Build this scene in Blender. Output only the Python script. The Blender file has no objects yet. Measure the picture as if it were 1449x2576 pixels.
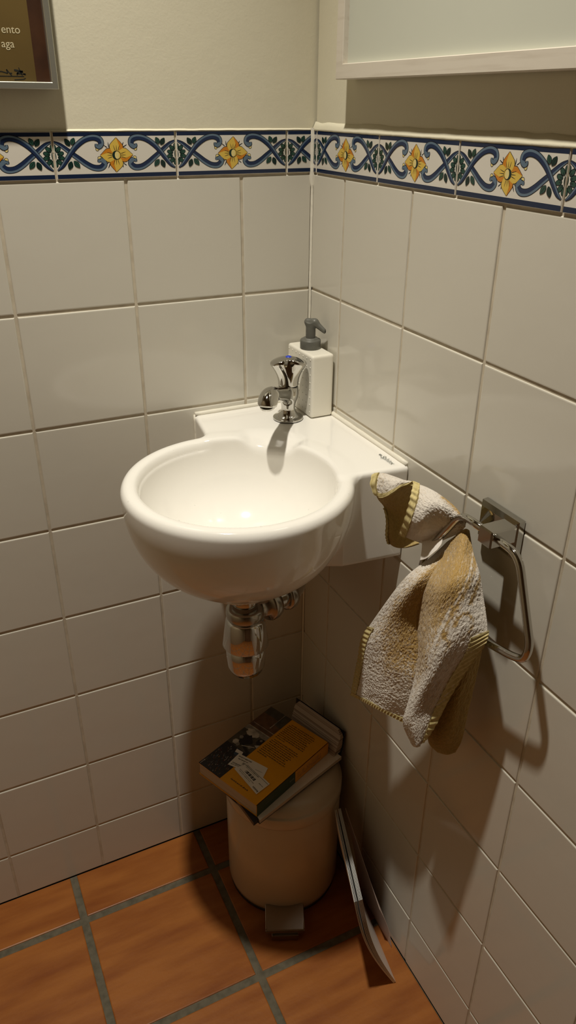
import bpy, math, random
import numpy as np
from mathutils import Vector, Matrix
random.seed(7)
rng = np.random.default_rng(7)
SC = bpy.context.scene
COL = SC.collection
PI = math.pi

# ------------------------------------------------------------------ materials
def mat(name, col=(.8, .8, .8), rough=.5, metal=0., spec=.5, coat=0., noise=None, bump=None, attr=None, coat_rough=.03):
    m = bpy.data.materials.new(name); m.use_nodes = True
    nt = m.node_tree; b = nt.nodes['Principled BSDF']
    b.inputs['Base Color'].default_value = (*col, 1)
    b.inputs['Roughness'].default_value = rough
    b.inputs['Metallic'].default_value = metal
    b.inputs['Specular IOR Level'].default_value = spec
    b.inputs['Coat Weight'].default_value = coat
    b.inputs['Coat Roughness'].default_value = coat_rough
    tc = nt.nodes.new('ShaderNodeTexCoord')
    src = None
    if attr:
        a = nt.nodes.new('ShaderNodeAttribute'); a.attribute_name = attr; src = a.outputs['Color']
        nt.links.new(src, b.inputs['Base Color'])
    if noise:
        scale, c2, lo, hi = noise[:4]
        n = nt.nodes.new('ShaderNodeTexNoise'); n.inputs['Scale'].default_value = scale
        n.inputs['Detail'].default_value = 6
        if len(noise) > 4:
            mp = nt.nodes.new('ShaderNodeMapping'); mp.inputs['Scale'].default_value = noise[4]
            nt.links.new(tc.outputs['Object'], mp.inputs['Vector']); nt.links.new(mp.outputs['Vector'], n.inputs['Vector'])
        else:
            nt.links.new(tc.outputs['Object'], n.inputs['Vector'])
        r = nt.nodes.new('ShaderNodeMapRange')
        r.inputs['From Min'].default_value = lo; r.inputs['From Max'].default_value = hi
        nt.links.new(n.outputs['Fac'], r.inputs['Value'])
        mx = nt.nodes.new('ShaderNodeMixRGB')
        mx.inputs['Color1'].default_value = (*col, 1); mx.inputs['Color2'].default_value = (*c2, 1)
        if src is not None: nt.links.new(src, mx.inputs['Color1'])
        nt.links.new(r.outputs['Result'], mx.inputs['Fac'])
        nt.links.new(mx.outputs['Color'], b.inputs['Base Color'])
    if bump:
        prev = None
        for (scale, strength, dist) in (bump if isinstance(bump, list) else [bump]):
            n2 = nt.nodes.new('ShaderNodeTexNoise'); n2.inputs['Scale'].default_value = scale
            n2.inputs['Detail'].default_value = 3
            nt.links.new(tc.outputs['Object'], n2.inputs['Vector'])
            bp = nt.nodes.new('ShaderNodeBump'); bp.inputs['Strength'].default_value = strength
            bp.inputs['Distance'].default_value = dist
            nt.links.new(n2.outputs['Fac'], bp.inputs['Height'])
            if prev is not None: nt.links.new(prev, bp.inputs['Normal'])
            prev = bp.outputs['Normal']
        nt.links.new(prev, b.inputs['Normal'])
    return m

M = {}
M['tile'] = mat('white_tile_glaze', (.63, .605, .535), .10, spec=.45, bump=[(14, .10, .004), (160, .05, .0004)])
M['grout'] = mat('grey_beige_grout', (.60, .54, .43), .9, noise=(60, (.47, .41, .32), .4, .75))
M['plaster'] = mat('cream_painted_plaster', (.70, .665, .53), .75, spec=.25, bump=[(30, .12, .003), (420, .22, .0006)])
M['caulk'] = mat('white_sealant', (.80, .77, .68), .5, bump=(120, .4, .002))
M['terra'] = mat('terracotta', (.345, .122, .024), .42, spec=.35, noise=(5, (.225, .064, .011), .38, .72, (1.2, 7, 1)), bump=[(22, .25, .004), (250, .2, .0006)])
M['fgrout'] = mat('dark_floor_grout', (.135, .118, .082), .9, noise=(80, (.085, .075, .05), .4, .7), bump=(300, .4, .001))
M['ceil'] = mat('white_ceiling', (.55, .50, .40), .8)
M['roomside'] = mat('dim_painted_wall', (.38, .30, .19), .8)
M['doorwood'] = mat('brown_door_wood', (.20, .115, .06), .5, noise=(6, (.12, .06, .03), .4, .7, (8, 8, .6)))
M['ceramic'] = mat('white_sanitary_ceramic', (.865, .85, .815), .09, spec=.5, coat=.25)
M['chrome'] = mat('polished_chrome', (.56, .55, .52), .06, metal=1.)
M['steel'] = mat('brushed_steel', (.40, .375, .325), .22, metal=1.)
M['blue'] = mat('blue_plastic', (.02, .05, .50), .25)
M['ink'] = mat('grey_print', (.20, .22, .21), .6)
M['disp'] = mat('matte_white_ceramic', (.80, .775, .69), .42, bump=(160, .15, .001))
M['pump'] = mat('grey_pump_plastic', (.115, .115, .10), .42)
M['dark'] = mat('dark_hole', (.01, .01, .01), .6)
M['alu'] = mat('silver_aluminium', (.56, .56, .50), .34, metal=.85, bump=(300, .1, .0004))
M['poster'] = mat('olive_brown_print', (.130, .084, .022), .45, noise=(9, (.10, .063, .016), .4, .7))
M['posterbrown'] = mat('dark_brown_print', (.058, .021, .007), .45, noise=(40, (.036, .013, .005), .4, .7))
M['cream_ink'] = mat('cream_print', (.62, .55, .36), .5)
M['black_ink'] = mat('black_print', (.012, .012, .010), .5)
M['limed'] = mat('whitewashed_wood', (.68, .63, .55), .55, noise=(7, (.56, .50, .42), .5, .85, (30, 1.5, 30)), bump=(200, .15, .0006))
M['board'] = mat('pale_grey_green_panel', (.60, .62, .54), .30, spec=.35, noise=(4, (.57, .59, .52), .35, .7))
M['cream_metal'] = mat('cream_enamel', (.58, .49, .37), .22, spec=.5, noise=(6, (.49, .42, .32), .35, .7), bump=(60, .04, .001))
M['black_plastic'] = mat('black_plastic', (.02, .018, .015), .4)
M['yellow'] = mat('yellow_book_cover', (.78, .36, .010), .33, spec=.4, noise=(20, (.66, .30, .01), .4, .8))
M['green'] = mat('dark_green_print', (.022, .050, .018), .4)
M['paper'] = mat('paper_edges', (.56, .48, .38), .85, noise=(12, (.40, .33, .25), .4, .65, (1, 1, 140)))
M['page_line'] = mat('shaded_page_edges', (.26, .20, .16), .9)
M['white_paper'] = mat('white_paper', (.80, .77, .72), .6)
M['page_fan'] = mat('fanned_page_edges', (.50, .42, .36), .85, bump=(300, .2, .0006))
M['black_cover'] = mat('black_card_cover', (.016, .015, .015), .35)
M['mag_paper'] = mat('glossy_white_pages', (.80, .80, .79), .35)
M['mag_pink'] = mat('pale_pink_page', (.62, .50, .45), .45)
M['towel'] = mat('terry_cloth', (.6, .5, .4), .95, spec=.08, attr='Col', bump=(900, .9, .0012))
M['towel'].node_tree.nodes['Principled BSDF'].inputs['Sheen Weight'].default_value = .25
M['hem'] = mat('yellow_woven_hem', (.62, .53, .27), .85, spec=.15, noise=(260, (.48, .39, .17), .4, .7), bump=(1400, .5, .0006))
M['cloth_label'] = mat('white_satin_label', (.84, .80, .76), .5)
M['water'] = mat('clear_water', (.85, .86, .85), .0, spec=.6)
M['water'].node_tree.nodes['Principled BSDF'].inputs['Alpha'].default_value = .22
# hand painted border colours
for k, c in dict(b_white=(.68, .65, .59), b_navy=(.010, .020, .055), b_line=(.008, .009, .016), b_light=(.115, .170, .235),
                 b_mid=(.016, .030, .078), b_green=(.022, .068, .050), b_dgreen=(.009, .030, .024), b_yellow=(.66, .46, .085), b_orange=(.56, .21, .02),
                 b_bud=(.72, .60, .25)).items():
    M[k] = mat(k.replace('b_', 'border_glaze_'), c, .14, spec=.45, noise=None)
for k, c in dict(p_red=(.16, .02, .015), p_blue=(.055, .10, .17), p_grey=(.30, .28, .25), p_pale=(.58, .54, .48), p_brown=(.16, .085, .05),
                 p_dgrey=(.085, .078, .06), p_orange=(.42, .20, .06)).items():
    M[k] = mat('photo_print_' + k[2:], c, .35, noise=(90, tuple(x * .6 for x in c), .4, .7))

# ------------------------------------------------------------------ objects
def wloc(o):
    v = Vector((0, 0, 0))
    while o is not None:
        v += o.location; o = o.parent
    return v
def tag(o, label=None, cat=None, group=None, kind=None):
    if label: o['label'] = label
    if cat: o['category'] = cat
    if group: o['group'] = group
    if kind: o['kind'] = kind
    return o
def empty(name, loc, label, cat, group=None):
    o = bpy.data.objects.new(name, None); COL.objects.link(o)
    o.location = loc; o.empty_display_size = .05
    return tag(o, label, cat, group)
class MB:
    """collects faces of ONE mesh, in world coordinates"""
    def __init__(s): s.v = []; s.f = []; s.m = []; s.mats = []; s.col = None; s.sm = []
    def mi(s, m):
        if m not in s.mats: s.mats.append(m)
        return s.mats.index(m)
    def add(s, verts, faces, m, smooth=False):
        o = len(s.v); i = s.mi(m)
        s.v.extend([tuple(map(float, q)) for q in verts])
        for f in faces: s.f.append(tuple(int(o + k) for k in f)); s.m.append(i); s.sm.append(smooth)
    def box(s, lo, hi, m, bev=0.):
        x0, y0, z0 = lo; x1, y1, z1 = hi
        if bev <= 0:
            v = [(x0,y0,z0),(x1,y0,z0),(x1,y1,z0),(x0,y1,z0),(x0,y0,z1),(x1,y0,z1),(x1,y1,z1),(x0,y1,z1)]
            s.add(v, [(0,3,2,1),(4,5,6,7),(0,1,5,4),(1,2,6,5),(2,3,7,6),(3,0,4,7)], m)
        else:
            s.frame_box(((x0+x1)/2, (y0+y1)/2, (z0+z1)/2), (1,0,0), (0,1,0), (0,0,1), ((x1-x0)/2, (y1-y0)/2, (z1-z0)/2), m, bev)
    def frame_box(s, c, ex, ey, ez, h, m, bev=.001):
        """oriented box with chamfered edges"""
        c = np.array(c, float); E = [np.array(e, float) / np.linalg.norm(e) for e in (ex, ey, ez)]
        vs = []; ids = {}
        for sx in (-1, 1):
            for sy in (-1, 1):
                for sz in (-1, 1):
                    for ax in range(3):
                        q = [h[0]-bev, h[1]-bev, h[2]-bev]; q[ax] += bev
                        ids[(sx, sy, sz, ax)] = len(vs)
                        vs.append(c + sx*q[0]*E[0] + sy*q[1]*E[1] + sz*q[2]*E[2])
        fs = []
        for ax in range(3):
            o = [a for a in range(3) if a != ax]
            for sg in (-1, 1):
                loop = []
                for (p, q) in ((-1,-1),(1,-1),(1,1),(-1,1)):
                    k = [0,0,0]; k[ax] = sg; k[o[0]] = p; k[o[1]] = q
                    loop.append(ids[(*k, ax)])
                fs.append(tuple(loop))
        for ax in range(3):
            o = [a for a in range(3) if a != ax]
            for p in (-1, 1):
                for q in (-1, 1):
                    k0 = [0,0,0]; k1 = [0,0,0]
                    k0[ax] = -1; k1[ax] = 1
                    for k in (k0, k1): k[o[0]] = p; k[o[1]] = q
                    fs.append((ids[(*k0, o[0])], ids[(*k1, o[0])], ids[(*k1, o[1])], ids[(*k0, o[1])]))
        for sx in (-1, 1):
            for sy in (-1, 1):
                for sz in (-1, 1): fs.append(tuple(ids[(sx, sy, sz, a)] for a in range(3)))
        s.add(vs, fs, m)
    def lathe(s, c, prof, m, n=64, axis=(0,0,1), smooth=True, cap=True):
        """prof: list of (radius, height) along axis"""
        ax = Vector(axis).normalized(); a = Vector((1,0,0)) if abs(ax.x) < .8 else Vector((0,1,0))
        e1 = ax.cross(a).normalized(); e2 = ax.cross(e1)
        vs = []; fs = []
        for (r, h) in prof:
            for k in range(n):
                t = 2*PI*k/n; vs.append(Vector(c) + ax*h + (e1*math.cos(t) + e2*math.sin(t))*r)
        for i in range(len(prof)-1):
            for k in range(n):
                fs.append((i*n+k, i*n+(k+1) % n, (i+1)*n+(k+1) % n, (i+1)*n+k))
        if cap:
            fs.append(tuple(range(n))[::-1]); fs.append(tuple((len(prof)-1)*n+k for k in range(n)))
        s.add(vs, fs, m, smooth)
    def tube(s, pts, r, m, n=20, smooth=True):
        pts = [Vector(p) for p in pts]; N = len(pts)
        rr = r if isinstance(r, (list, tuple)) else [r]*N
        vs = []; fs = []; up = None
        for i, p in enumerate(pts):
            t = (pts[min(i+1, N-1)] - pts[max(i-1, 0)]).normalized()
            if up is None:
                up = t.orthogonal().normalized()
            up = (up - t*up.dot(t)).normalized(); w = t.cross(up)
            for k in range(n):
                a = 2*PI*k/n; vs.append(p + (up*math.cos(a) + w*math.sin(a))*rr[i])
        for i in range(N-1):
            for k in range(n): fs.append((i*n+k, i*n+(k+1) % n, (i+1)*n+(k+1) % n, (i+1)*n+k))
        fs.append(tuple(range(n))[::-1]); fs.append(tuple((N-1)*n+k for k in range(n)))
        s.add(vs, fs, m, smooth)
    def prism(s, poly, d, m, m_side=None):
        """closed solid: polygon of 3D points extruded by vector d"""
        n = len(poly); a = [np.array(p, float) for p in poly]; d = np.array(d, float)
        vs = a + [p + d for p in a]
        s.add(vs, [tuple(range(n)), tuple(range(2*n-1, n-1, -1))], m)
        s.add(vs, [(i, (i+1) % n, n+(i+1) % n, n+i) for i in range(n)], m_side or m)
    def build(s, name, parent=None, loc=None):
        me = bpy.data.meshes.new(name)
        base = wloc(parent) if parent is not None else Vector(loc or (0,0,0))
        V = np.array(s.v, float) - np.array(base)
        me.from_pydata(V.tolist(), [], s.f); me.update()
        for m in s.mats: me.materials.append(m)
        me.polygons.foreach_set('material_index', s.m)
        me.polygons.foreach_set('use_smooth', s.sm)
        if s.col is not None:
            a = me.color_attributes.new('Col', 'FLOAT_COLOR', 'POINT')
            a.data.foreach_set('color', np.c_[s.col, np.ones(len(s.col))].astype(np.float32).ravel())
        o = bpy.data.objects.new(name, me); COL.objects.link(o)
        if parent is not None: o.parent = parent
        else: o.location = base
        me.update()
        return o

def text_mesh(name, curve, parent, loc, rot, m):
    o = bpy.data.objects.new(name, curve); COL.objects.link(o)
    bpy.context.view_layer.update()
    me = bpy.data.meshes.new_from_object(o.evaluated_get(bpy.context.evaluated_depsgraph_get()))
    bpy.data.objects.remove(o); bpy.data.curves.remove(curve)
    me.name = name; me.materials.clear(); me.materials.append(m)
    o = bpy.data.objects.new(name, me); COL.objects.link(o); o.parent = parent
    o.location = Vector(loc) - wloc(parent); o.rotation_euler = rot
    return o
# ------------------------------------------------------------------ implicit surfaces (surface nets)
def smin(a, b, k):
    h = np.clip(.5 + .5*(b-a)/k, 0, 1); return b*(1-h) + a*h - k*h*(1-h)
def smax(a, b, k): return -smin(-a, -b, k)
def sdf_mesh(f, lo, hi, h, mb, m, newton=4):
    lo = np.array(lo, float); n = np.ceil((np.array(hi)-lo)/h).astype(int)+1
    g = np.stack(np.meshgrid(*[lo[i]+h*np.arange(n[i]) for i in range(3)], indexing='ij'), -1)
    V = f(g.reshape(-1, 3)).reshape(n)
    S = V < 0
    cs = [(i, j, k) for i in (0,1) for j in (0,1) for k in (0,1)]
    sub = lambda A, c: A[c[0]:n[0]-1+c[0], c[1]:n[1]-1+c[1], c[2]:n[2]-1+c[2]]
    cnt = sum(sub(S, c).astype(int) for c in cs)
    act = (cnt > 0) & (cnt < 8)
    idx = -np.ones(act.shape, int); idx[act] = np.arange(act.sum())
    I = np.argwhere(act)
    P = np.zeros((len(I), 3)); W = np.zeros(len(I))
    for a in cs:
        for ax in range(3):
            if a[ax]: continue
            b = list(a); b[ax] = 1
            va = V[I[:,0]+a[0], I[:,1]+a[1], I[:,2]+a[2]]; vb = V[I[:,0]+b[0], I[:,1]+b[1], I[:,2]+b[2]]
            x = (va < 0) != (vb < 0)
            t = np.where(x, va/np.where(va == vb, 1, va-vb), 0)
            q = np.repeat(np.array([a], float), len(I), 0); q[:, ax] += t
            P += q*x[:, None]; W += x
    P = lo + (I + P/W[:, None])*h
    e = h*.02
    for _ in range(newton):
        d = f(P)
        G = np.stack([(f(P+np.eye(3)[i]*e)-f(P-np.eye(3)[i]*e))/(2*e) for i in range(3)], -1)
        st = -d[:, None]*G/np.maximum((G**2).sum(1), .05)[:, None]
        L = np.linalg.norm(st, axis=1, keepdims=True)
        P += st*np.minimum(1, h*.5/np.maximum(L, 1e-12))
    F = []
    for ax in range(3):
        o1, o2 = (ax+1) % 3, (ax+2) % 3
        sl0 = [slice(None)]*3; sl1 = [slice(None)]*3
        sl0[ax] = slice(0, n[ax]-1); sl1[ax] = slice(1, n[ax])
        A = S[tuple(sl0)]; B = S[tuple(sl1)]
        E = np.argwhere(A != B)
        E = E[(E[:, o1] > 0) & (E[:, o2] > 0) & (E[:, o1] < n[o1]-1) & (E[:, o2] < n[o2]-1)]
        flip = A[E[:,0], E[:,1], E[:,2]]
        def cell(d1, d2):
            q = E.copy(); q[:, o1] -= d1; q[:, o2] -= d2
            return idx[q[:,0], q[:,1], q[:,2]]
        Q = np.stack([cell(1,1), cell(0,1), cell(0,0), cell(1,0)], -1)
        Q[~flip] = Q[~flip][:, ::-1]
        F.append(Q)
    F = np.concatenate(F)
    mb.add(P, F, m, True)
    return P
def ln(p): return np.sqrt((p**2).sum(-1))
def sd_round_box(p, c, hs, r):
    q = np.abs(p-np.array(c)) - (np.array(hs)-r)
    return ln(np.maximum(q, 0)) + np.minimum(q.max(-1), 0) - r
def sd_caps(p, a, b, ra, rb):
    a = np.array(a); b = np.array(b); ba = b-a
    t = np.clip(((p-a)@ba)/(ba@ba), 0, 1)
    return ln(p-a-t[:, None]*ba) - (ra+(rb-ra)*t)
def sd_poly(p, poly):
    poly = np.array(poly, float); n = len(poly)
    d = ((p-poly[0])**2).sum(1); s = np.ones(len(p)); j = n-1
    for i in range(n):
        e = poly[j]-poly[i]; w = p-poly[i]
        b = w - e*np.clip((w@e)/(e@e), 0, 1)[:, None]
        d = np.minimum(d, (b**2).sum(1))
        c1 = p[:,1] >= poly[i][1]; c2 = p[:,1] < poly[j][1]; c3 = e[0]*w[:,1] > e[1]*w[:,0]
        s = np.where((c1 & c2 & c3) | (~c1 & ~c2 & ~c3), -s, s); j = i
    return s*np.sqrt(d)
def vnoise(p, sc, seed=0):
    """value noise on 2D/3D points"""
    q = np.asarray(p)*sc; i = np.floor(q).astype(np.int64); f = q-i; f = f*f*(3-2*f)
    D = q.shape[1]; out = 0
    for c in range(2**D):
        o = np.array([(c >> k) & 1 for k in range(D)])
        k = i+o; hsh = np.full(len(q), seed*7919+17, dtype=np.int64)
        for d in range(D): hsh = (hsh*1103515245 + k[:, d]*(374761393, 668265263, 2147483647)[d % 3]) & 0x7fffffff
        hsh = (hsh ^ (hsh >> 13))*1274126177 & 0x7fffffff
        w = np.prod(np.where(o, f, 1-f), axis=1)
        out = out + w*(hsh % 10007)/10007.
    return out

# ------------------------------------------------------------------ camera
cam = bpy.data.cameras.new('camera'); cam.sensor_fit = 'VERTICAL'; cam.sensor_height = 24
cam.lens = 1918.51/2576*24; cam.clip_start = .01
co = bpy.data.objects.new('camera', cam); COL.objects.link(co)
Rw = Matrix(((.90163609, -.43243136, .00744895), (.19819241, .42842459, .88157367), (-.38441141, -.79338231, .47198769)))
co.matrix_world = Matrix.Translation((-.51380833, -.9931854, 1.25202538)) @ Rw.transposed().to_4x4()
SC.camera = co

# ------------------------------------------------------------------ room shell
XL, YF, ZC = -1.02, -1.62, 2.45
P_ = .152; UC = .10339; VV = .0872; Z7 = .10663; ZB = Z7 + 7*P_
def tile(mb, o, ex, ez, en, s0, s1, t0, t1, g=.0018, depth=.004):
    """bevelled wall tile; en points out of the wall"""
    s0 += g; s1 -= g; t0 += g; t1 -= g
    o, ex, ez, en = [np.array(q, float) for q in (o, ex, ez, en)]
    tilt = (rng.random(2)-.5)*.0007; off = (rng.random()-.5)*.0005
    vs = []; fs = []
    for (ins, d) in ((0, -depth), (0, -.0013), (.0003, -.0006), (.0009, -.00015), (.0018, 0.)):
        for (s, t) in ((s0+ins, t0+ins), (s1-ins, t0+ins), (s1-ins, t1-ins), (s0+ins, t1-ins)):
            k = off + tilt[0]*((s-s0)/(s1-s0)-.5) + tilt[1]*((t-t0)/(t1-t0)-.5)
            vs.append(o + ex*s + ez*t + en*(d + (k if d > -depth else 0)))
    for i in range(4):
        for k in range(4): fs.append((i*4+k, i*4+(k+1) % 4, i*4+4+(k+1) % 4, i*4+4+k))
    fs.append((16, 17, 18, 19))
    mb.add(vs, fs, M['tile'])
def tiled_wall(name, ex, en, first, length, label):
    mb = MB(); ex = np.array(ex, float); en = np.array(en, float); ez = np.array((0, 0, 1.))
    o = np.zeros(3); lead = .06 if ex[0] < 0 else -.0031
    def slab(z0, z1, d0, d1, m):
        c = ex*((length-lead)/2) + ez*((z0+z1)/2) + en*((d0+d1)/2)
        h = np.abs(ex)*(length+lead)/2 + np.abs(en)*(d1-d0)/2 + ez*(z1-z0)/2
        mb.box(c-h, c+h, m)
    slab(0, 1.2, -.06, -.0014, M['grout'])
    slab(1.2, ZC, -.06, -.0012 if ex[0] < 0 else -.0030, M['plaster'])
    us = [0.0005, first]
    while us[-1] < length: us.append(us[-1]+P_)
    us[-1] = length
    zs = [-.0012] + [Z7 + k*P_ for k in range(8)]
    for a, b in zip(us[:-1], us[1:]):
        if b-a < .01: continue
        for c, d in zip(zs[:-1], zs[1:]): tile(mb, o, ex, ez, en, a, b, c, d)
    return tag(mb.build(name), label, 'wall', kind='structure')
tiled_wall('wall_back', (-1, 0, 0), (0, -1, 0), UC, 1.02, 'wall of white square tiles behind the tap, cream plaster above the border')
tiled_wall('wall_right', (0, -1, 0), (-1, 0, 0), VV, 1.62, 'wall of white square tiles that carries the towel ring, plaster above')
mb = MB(); mb.box((XL-.06, YF, 0), (XL, 0, ZC), M['roomside']); tag(mb.build('wall_left'), 'plain plaster wall at the open side of the room', 'wall', kind='structure')
mb = MB(); mb.box((XL, YF-.06, 0), (-.9, YF, ZC), M['roomside']); mb.box((-.12, YF-.06, 0), (0, YF, ZC), M['roomside']); mb.box((-.9, YF-.06, 2.0), (-.12, YF, ZC), M['roomside'])
tag(mb.build('wall_front'), 'plain plaster wall with the added door, behind the viewer', 'wall', kind='structure')
mb = MB(); mb.box((-.895, YF-.05, .006), (-.125, YF-.01, 1.995), M['doorwood'], .003)  # door out of view, added to give the chrome something dark to reflect
for z0, z1 in ((.2, .95), (1.1, 1.8)): mb.box((-.79, YF-.012, z0), (-.23, YF-.004, z1), M['doorwood'], .003)
tag(mb.build('added_door_1', loc=(-.51, YF-.03, .006)), 'unseen dark brown panelled door behind the viewer, added for dark reflections', 'door', kind='structure')
mb = MB(); mb.box((XL, YF, ZC), (0, 0, ZC+.05), M['ceil']); tag(mb.build('ceiling'), 'white ceiling', 'ceiling', kind='structure')

# floor: hand made terracotta tiles in wide dark joints
mb = MB()
mb.box((XL, YF, -.06), (0, 0, -.0015), M['fgrout'])
gx = [-1.17, -.9348, -.7, -.4636, -.2262, .0085]; gy = [.123, -.0945, -.3125, -.5305, -.7485, -.9665, -1.1845, -1.4025, -1.6205]
W = .0062
for x0, x1 in zip(gx[:-1], gx[1:]):
    for y1, y0 in zip(gy[:-1], gy[1:]):
        a, b = max(x0+W, XL+.002), min(x1-W, -.0008); c, d = max(y0+W, YF), min(y1-W, -.0008)
        if b-a < .01 or d-c < .01: continue
        n = 10; vs = []; fs = []
        j = (rng.random(4)-.5)*.003
        dz = (rng.random()-.5)*.0008
        for ins, z in ((0, -.0016), (.0004, -.0006), (.0018, .0)):
            for k, (x, y) in enumerate(((a+ins, c+ins), (b-ins, c+ins), (b-ins, d-ins), (a+ins, d-ins))):
                vs.append((x, y, z+dz))
        for i in range(2):
            for k in range(4): fs.append((i*4+k, i*4+(k+1) % 4, i*4+4+(k+1) % 4, i*4+4+k))
        fs.append((8, 9, 10, 11)); mb.add(vs, fs, M['terra'])
tag(mb.build('floor'), 'orange terracotta tile floor with wide grey-green joints', 'floor', kind='structure')

# ------------------------------------------------------------------ painted border
BL0, BL1 = ZB + .0009, 1.2218
def border(name, ex, en, joints, label):
    mb = MB(); ex = np.array(ex, float); en = np.array(en, float); H = BL1-BL0
    LZ = .00005
    def pt(s, t, l): return ex*s + np.array((0, 0, BL0+t)) + en*(.0012 + l*LZ)
    for (s0, s1, a0, a1) in joints:               # visible span, and the span of the whole tile it is cut from
        g = .0011
        q = [(s0+g, 0), (s1-g, 0), (s1-g, H), (s0+g, H)]
        vs = [ex*s + np.array((0, 0, BL0+t)) + en*(-.004) for s, t in q] + [ex*s + np.array((0, 0, BL0+t)) + en*.0002 for s, t in q]
        e = .0009
        q2 = [(s0+g+e, e), (s1-g-e, e), (s1-g-e, H-e), (s0+g+e, H-e)]
        vs += [pt(s, t, 0) for s, t in q2]
        fs = [(i*4+k, i*4+(k+1) % 4, i*4+4+(k+1) % 4, i*4+4+k) for i in range(2) for k in range(4)] + [(8, 9, 10, 11)]
        mb.add(vs, fs, M['b_white'])
        L = a1-a0
        rj = random.Random(int(a0*1e4))
        def tp(px, py, l):                        # motif coordinates 0..1310 x 0..475
            return a0 + px/1310*L, (475-py)/475*H, l
        def poly(pts, l, m, solid=True):
            q = [tp(x, y, l) for x, y in pts]
            # clip to the visible span
            lo, hi = s0+g+e*.6, s1-g-e*.6
            for side, lim in ((1, lo), (-1, hi)):
                r = []
                for i in range(len(q)):
                    A, B = q[i-1], q[i]
                    ina, inb = side*(A[0]-lim) >= 0, side*(B[0]-lim) >= 0
                    if ina != inb:
                        t = (lim-A[0])/(B[0]-A[0]); r.append((lim, A[1]+t*(B[1]-A[1]), l))
                    if inb: r.append(B)
                q = r
                if len(q) < 3: return
            mb.add([pt(*k) for k in q], [tuple(range(len(q)))], m)
        def spl(pts, n=8):
            P = [np.array(p, float) for p in pts]; P = [2*P[0]-P[1]] + P + [2*P[-1]-P[-2]]; out = []
            for i in range(1, len(P)-2):
                for k in range(n):
                    t = k/n; a, b, c, d = P[i-1:i+3]
                    out.append(.5*((2*b)+(c-a)*t+(2*a-5*b+4*c-d)*t*t+(3*b-a-3*c+d)*t**3))
            out.append(P[-2]); return np.array(out)
        def stroke(pts, l, m, grow=0., lo=0., hi=1., n=8):
            q = spl(pts, n); w = q[:, 2]/2
            d = np.gradient(q[:, :2], axis=0); d /= np.maximum(np.linalg.norm(d, axis=1, keepdims=True), 1e-6)
            nr = np.c_[-d[:, 1], d[:, 0]]
            A = q[:, :2] + nr*(w*(2*hi-1)+grow)[:, None]; B = q[:, :2] + nr*(w*(2*lo-1)-grow)[:, None]
            for i in range(len(q)-1): poly([A[i], A[i+1], B[i+1], B[i]], l, m)
        def ell(cx, cy, rx, ry, ang, l, m, n=18, a0_=0, a1_=2*PI):
            c, s = math.cos(ang), math.sin(ang)
            poly([(cx+rx*math.cos(t)*c-ry*math.sin(t)*s, cy+rx*math.cos(t)*s+ry*math.sin(t)*c) for t in np.linspace(a0_, a1_, n, endpoint=a1_-a0_ < 6)], l, m)
        def leaf(x0, y0, x1, y1, w, l, m, tipc=None):
            dx, dy = x1-x0, y1-y0; nx, ny = -dy, dx; k = math.hypot(dx, dy); nx /= k; ny /= k
            prof = [(0, 0), (.15, .55), (.35, .95), (.55, 1.), (.75, .7), (.9, .3), (1, 0)]
            def ring(g): return [(x0+dx*t+nx*(w*p+g), y0+dy*t+ny*(w*p+g)) for t, p in prof] + [(x0+dx*t-nx*(w*p+g), y0+dy*t-ny*(w*p+g)) for t, p in prof[::-1]]
            poly(ring(5), l, M['b_line']); poly(ring(0), l+1, m)
            stroke([(x0+dx*.15, y0+dy*.15, 3), (x0+dx*.5, y0+dy*.5, 4), (x0+dx*.8, y0+dy*.8, 2)], l+2, M['b_line'], n=3)
        # navy bands
        for y0, y1 in ((-4, 46), (426, 480)):
            poly([(-20, max(y0, 6)), (1330, max(y0, 6)), (1330, min(y1, 469)), (-20, min(y1, 469))], 1, M['b_navy'])
        for mir in (False, True):
            X = (lambda x: 1310-x) if mir else (lambda x: x)
            jy = rj.uniform(-4, 4)
            S1 = [(22, 384+jy, 4), (70, 345, 26), (130, 270, 34), (180, 205, 34), (245, 135, 40), (330, 78, 42), (415, 58, 44), (480, 76, 48), (497, 118, 44), (474, 152, 34), (446, 146, 22), (444, 122, 12)]
            S2 = [(-6, 92+jy, 4), (65, 124, 24), (130, 172, 32), (190, 222, 36), (250, 268, 40), (320, 322, 44), (395, 362, 46), (470, 366, 48), (512, 330, 46), (498, 290, 36), (462, 290, 24), (455, 312, 12)]
            for q, base in ((S2, 2), (S1, 5)):
                q = [(X(x), y, w*1.16) for x, y, w in q]
                stroke(q, base, M['b_line'], grow=6)
                stroke(q, base+1, M['b_light'])
                b = 9
                flipped = mir != (q[0][1] > 200)
                k = q[:b]
                if flipped: stroke(k, base+2, M['b_mid'], lo=.38, hi=1.)
                else: stroke(k, base+2, M['b_mid'], lo=0., hi=.62)
            ell(X(452), 176, 19, 21, 0, 2, M['b_line']); ell(X(452), 176, 14, 16, 0, 3, M['b_bud'])
            ell(X(466), 266, 21, 19, 0, 2, M['b_line']); ell(X(466), 266, 16, 14, 0, 3, M['b_bud'])
            for (x0, y0, x1, y1, w) in ((172, 140, 128, 70, 22), (190, 130, 222, 62, 21), (172, 295, 142, 376, 22), (198, 290, 252, 360, 22)):
                leaf(X(x0), y0, X(x1), y1, w, 8, M['b_green'] if x0 > 180 else M['b_dgreen'])
            for (x, y, r) in ((8, 158, 26), (48, 176, 26), (70, 216, 26), (74, 258, 26), (50, 300, 26), (12, 318, 26)):
                a = math.atan2(y-238, x+4)
                ell(X(x), y, 36, 24, a if not mir else PI-a, 2, M['b_line']); ell(X(x), y, 30, 18, a if not mir else PI-a, 3, M['b_green'])
                ell(X(x*.75), y+(238-y)*.25, 16, 8, a if not mir else PI-a, 4, M['b_dgreen'])
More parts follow.
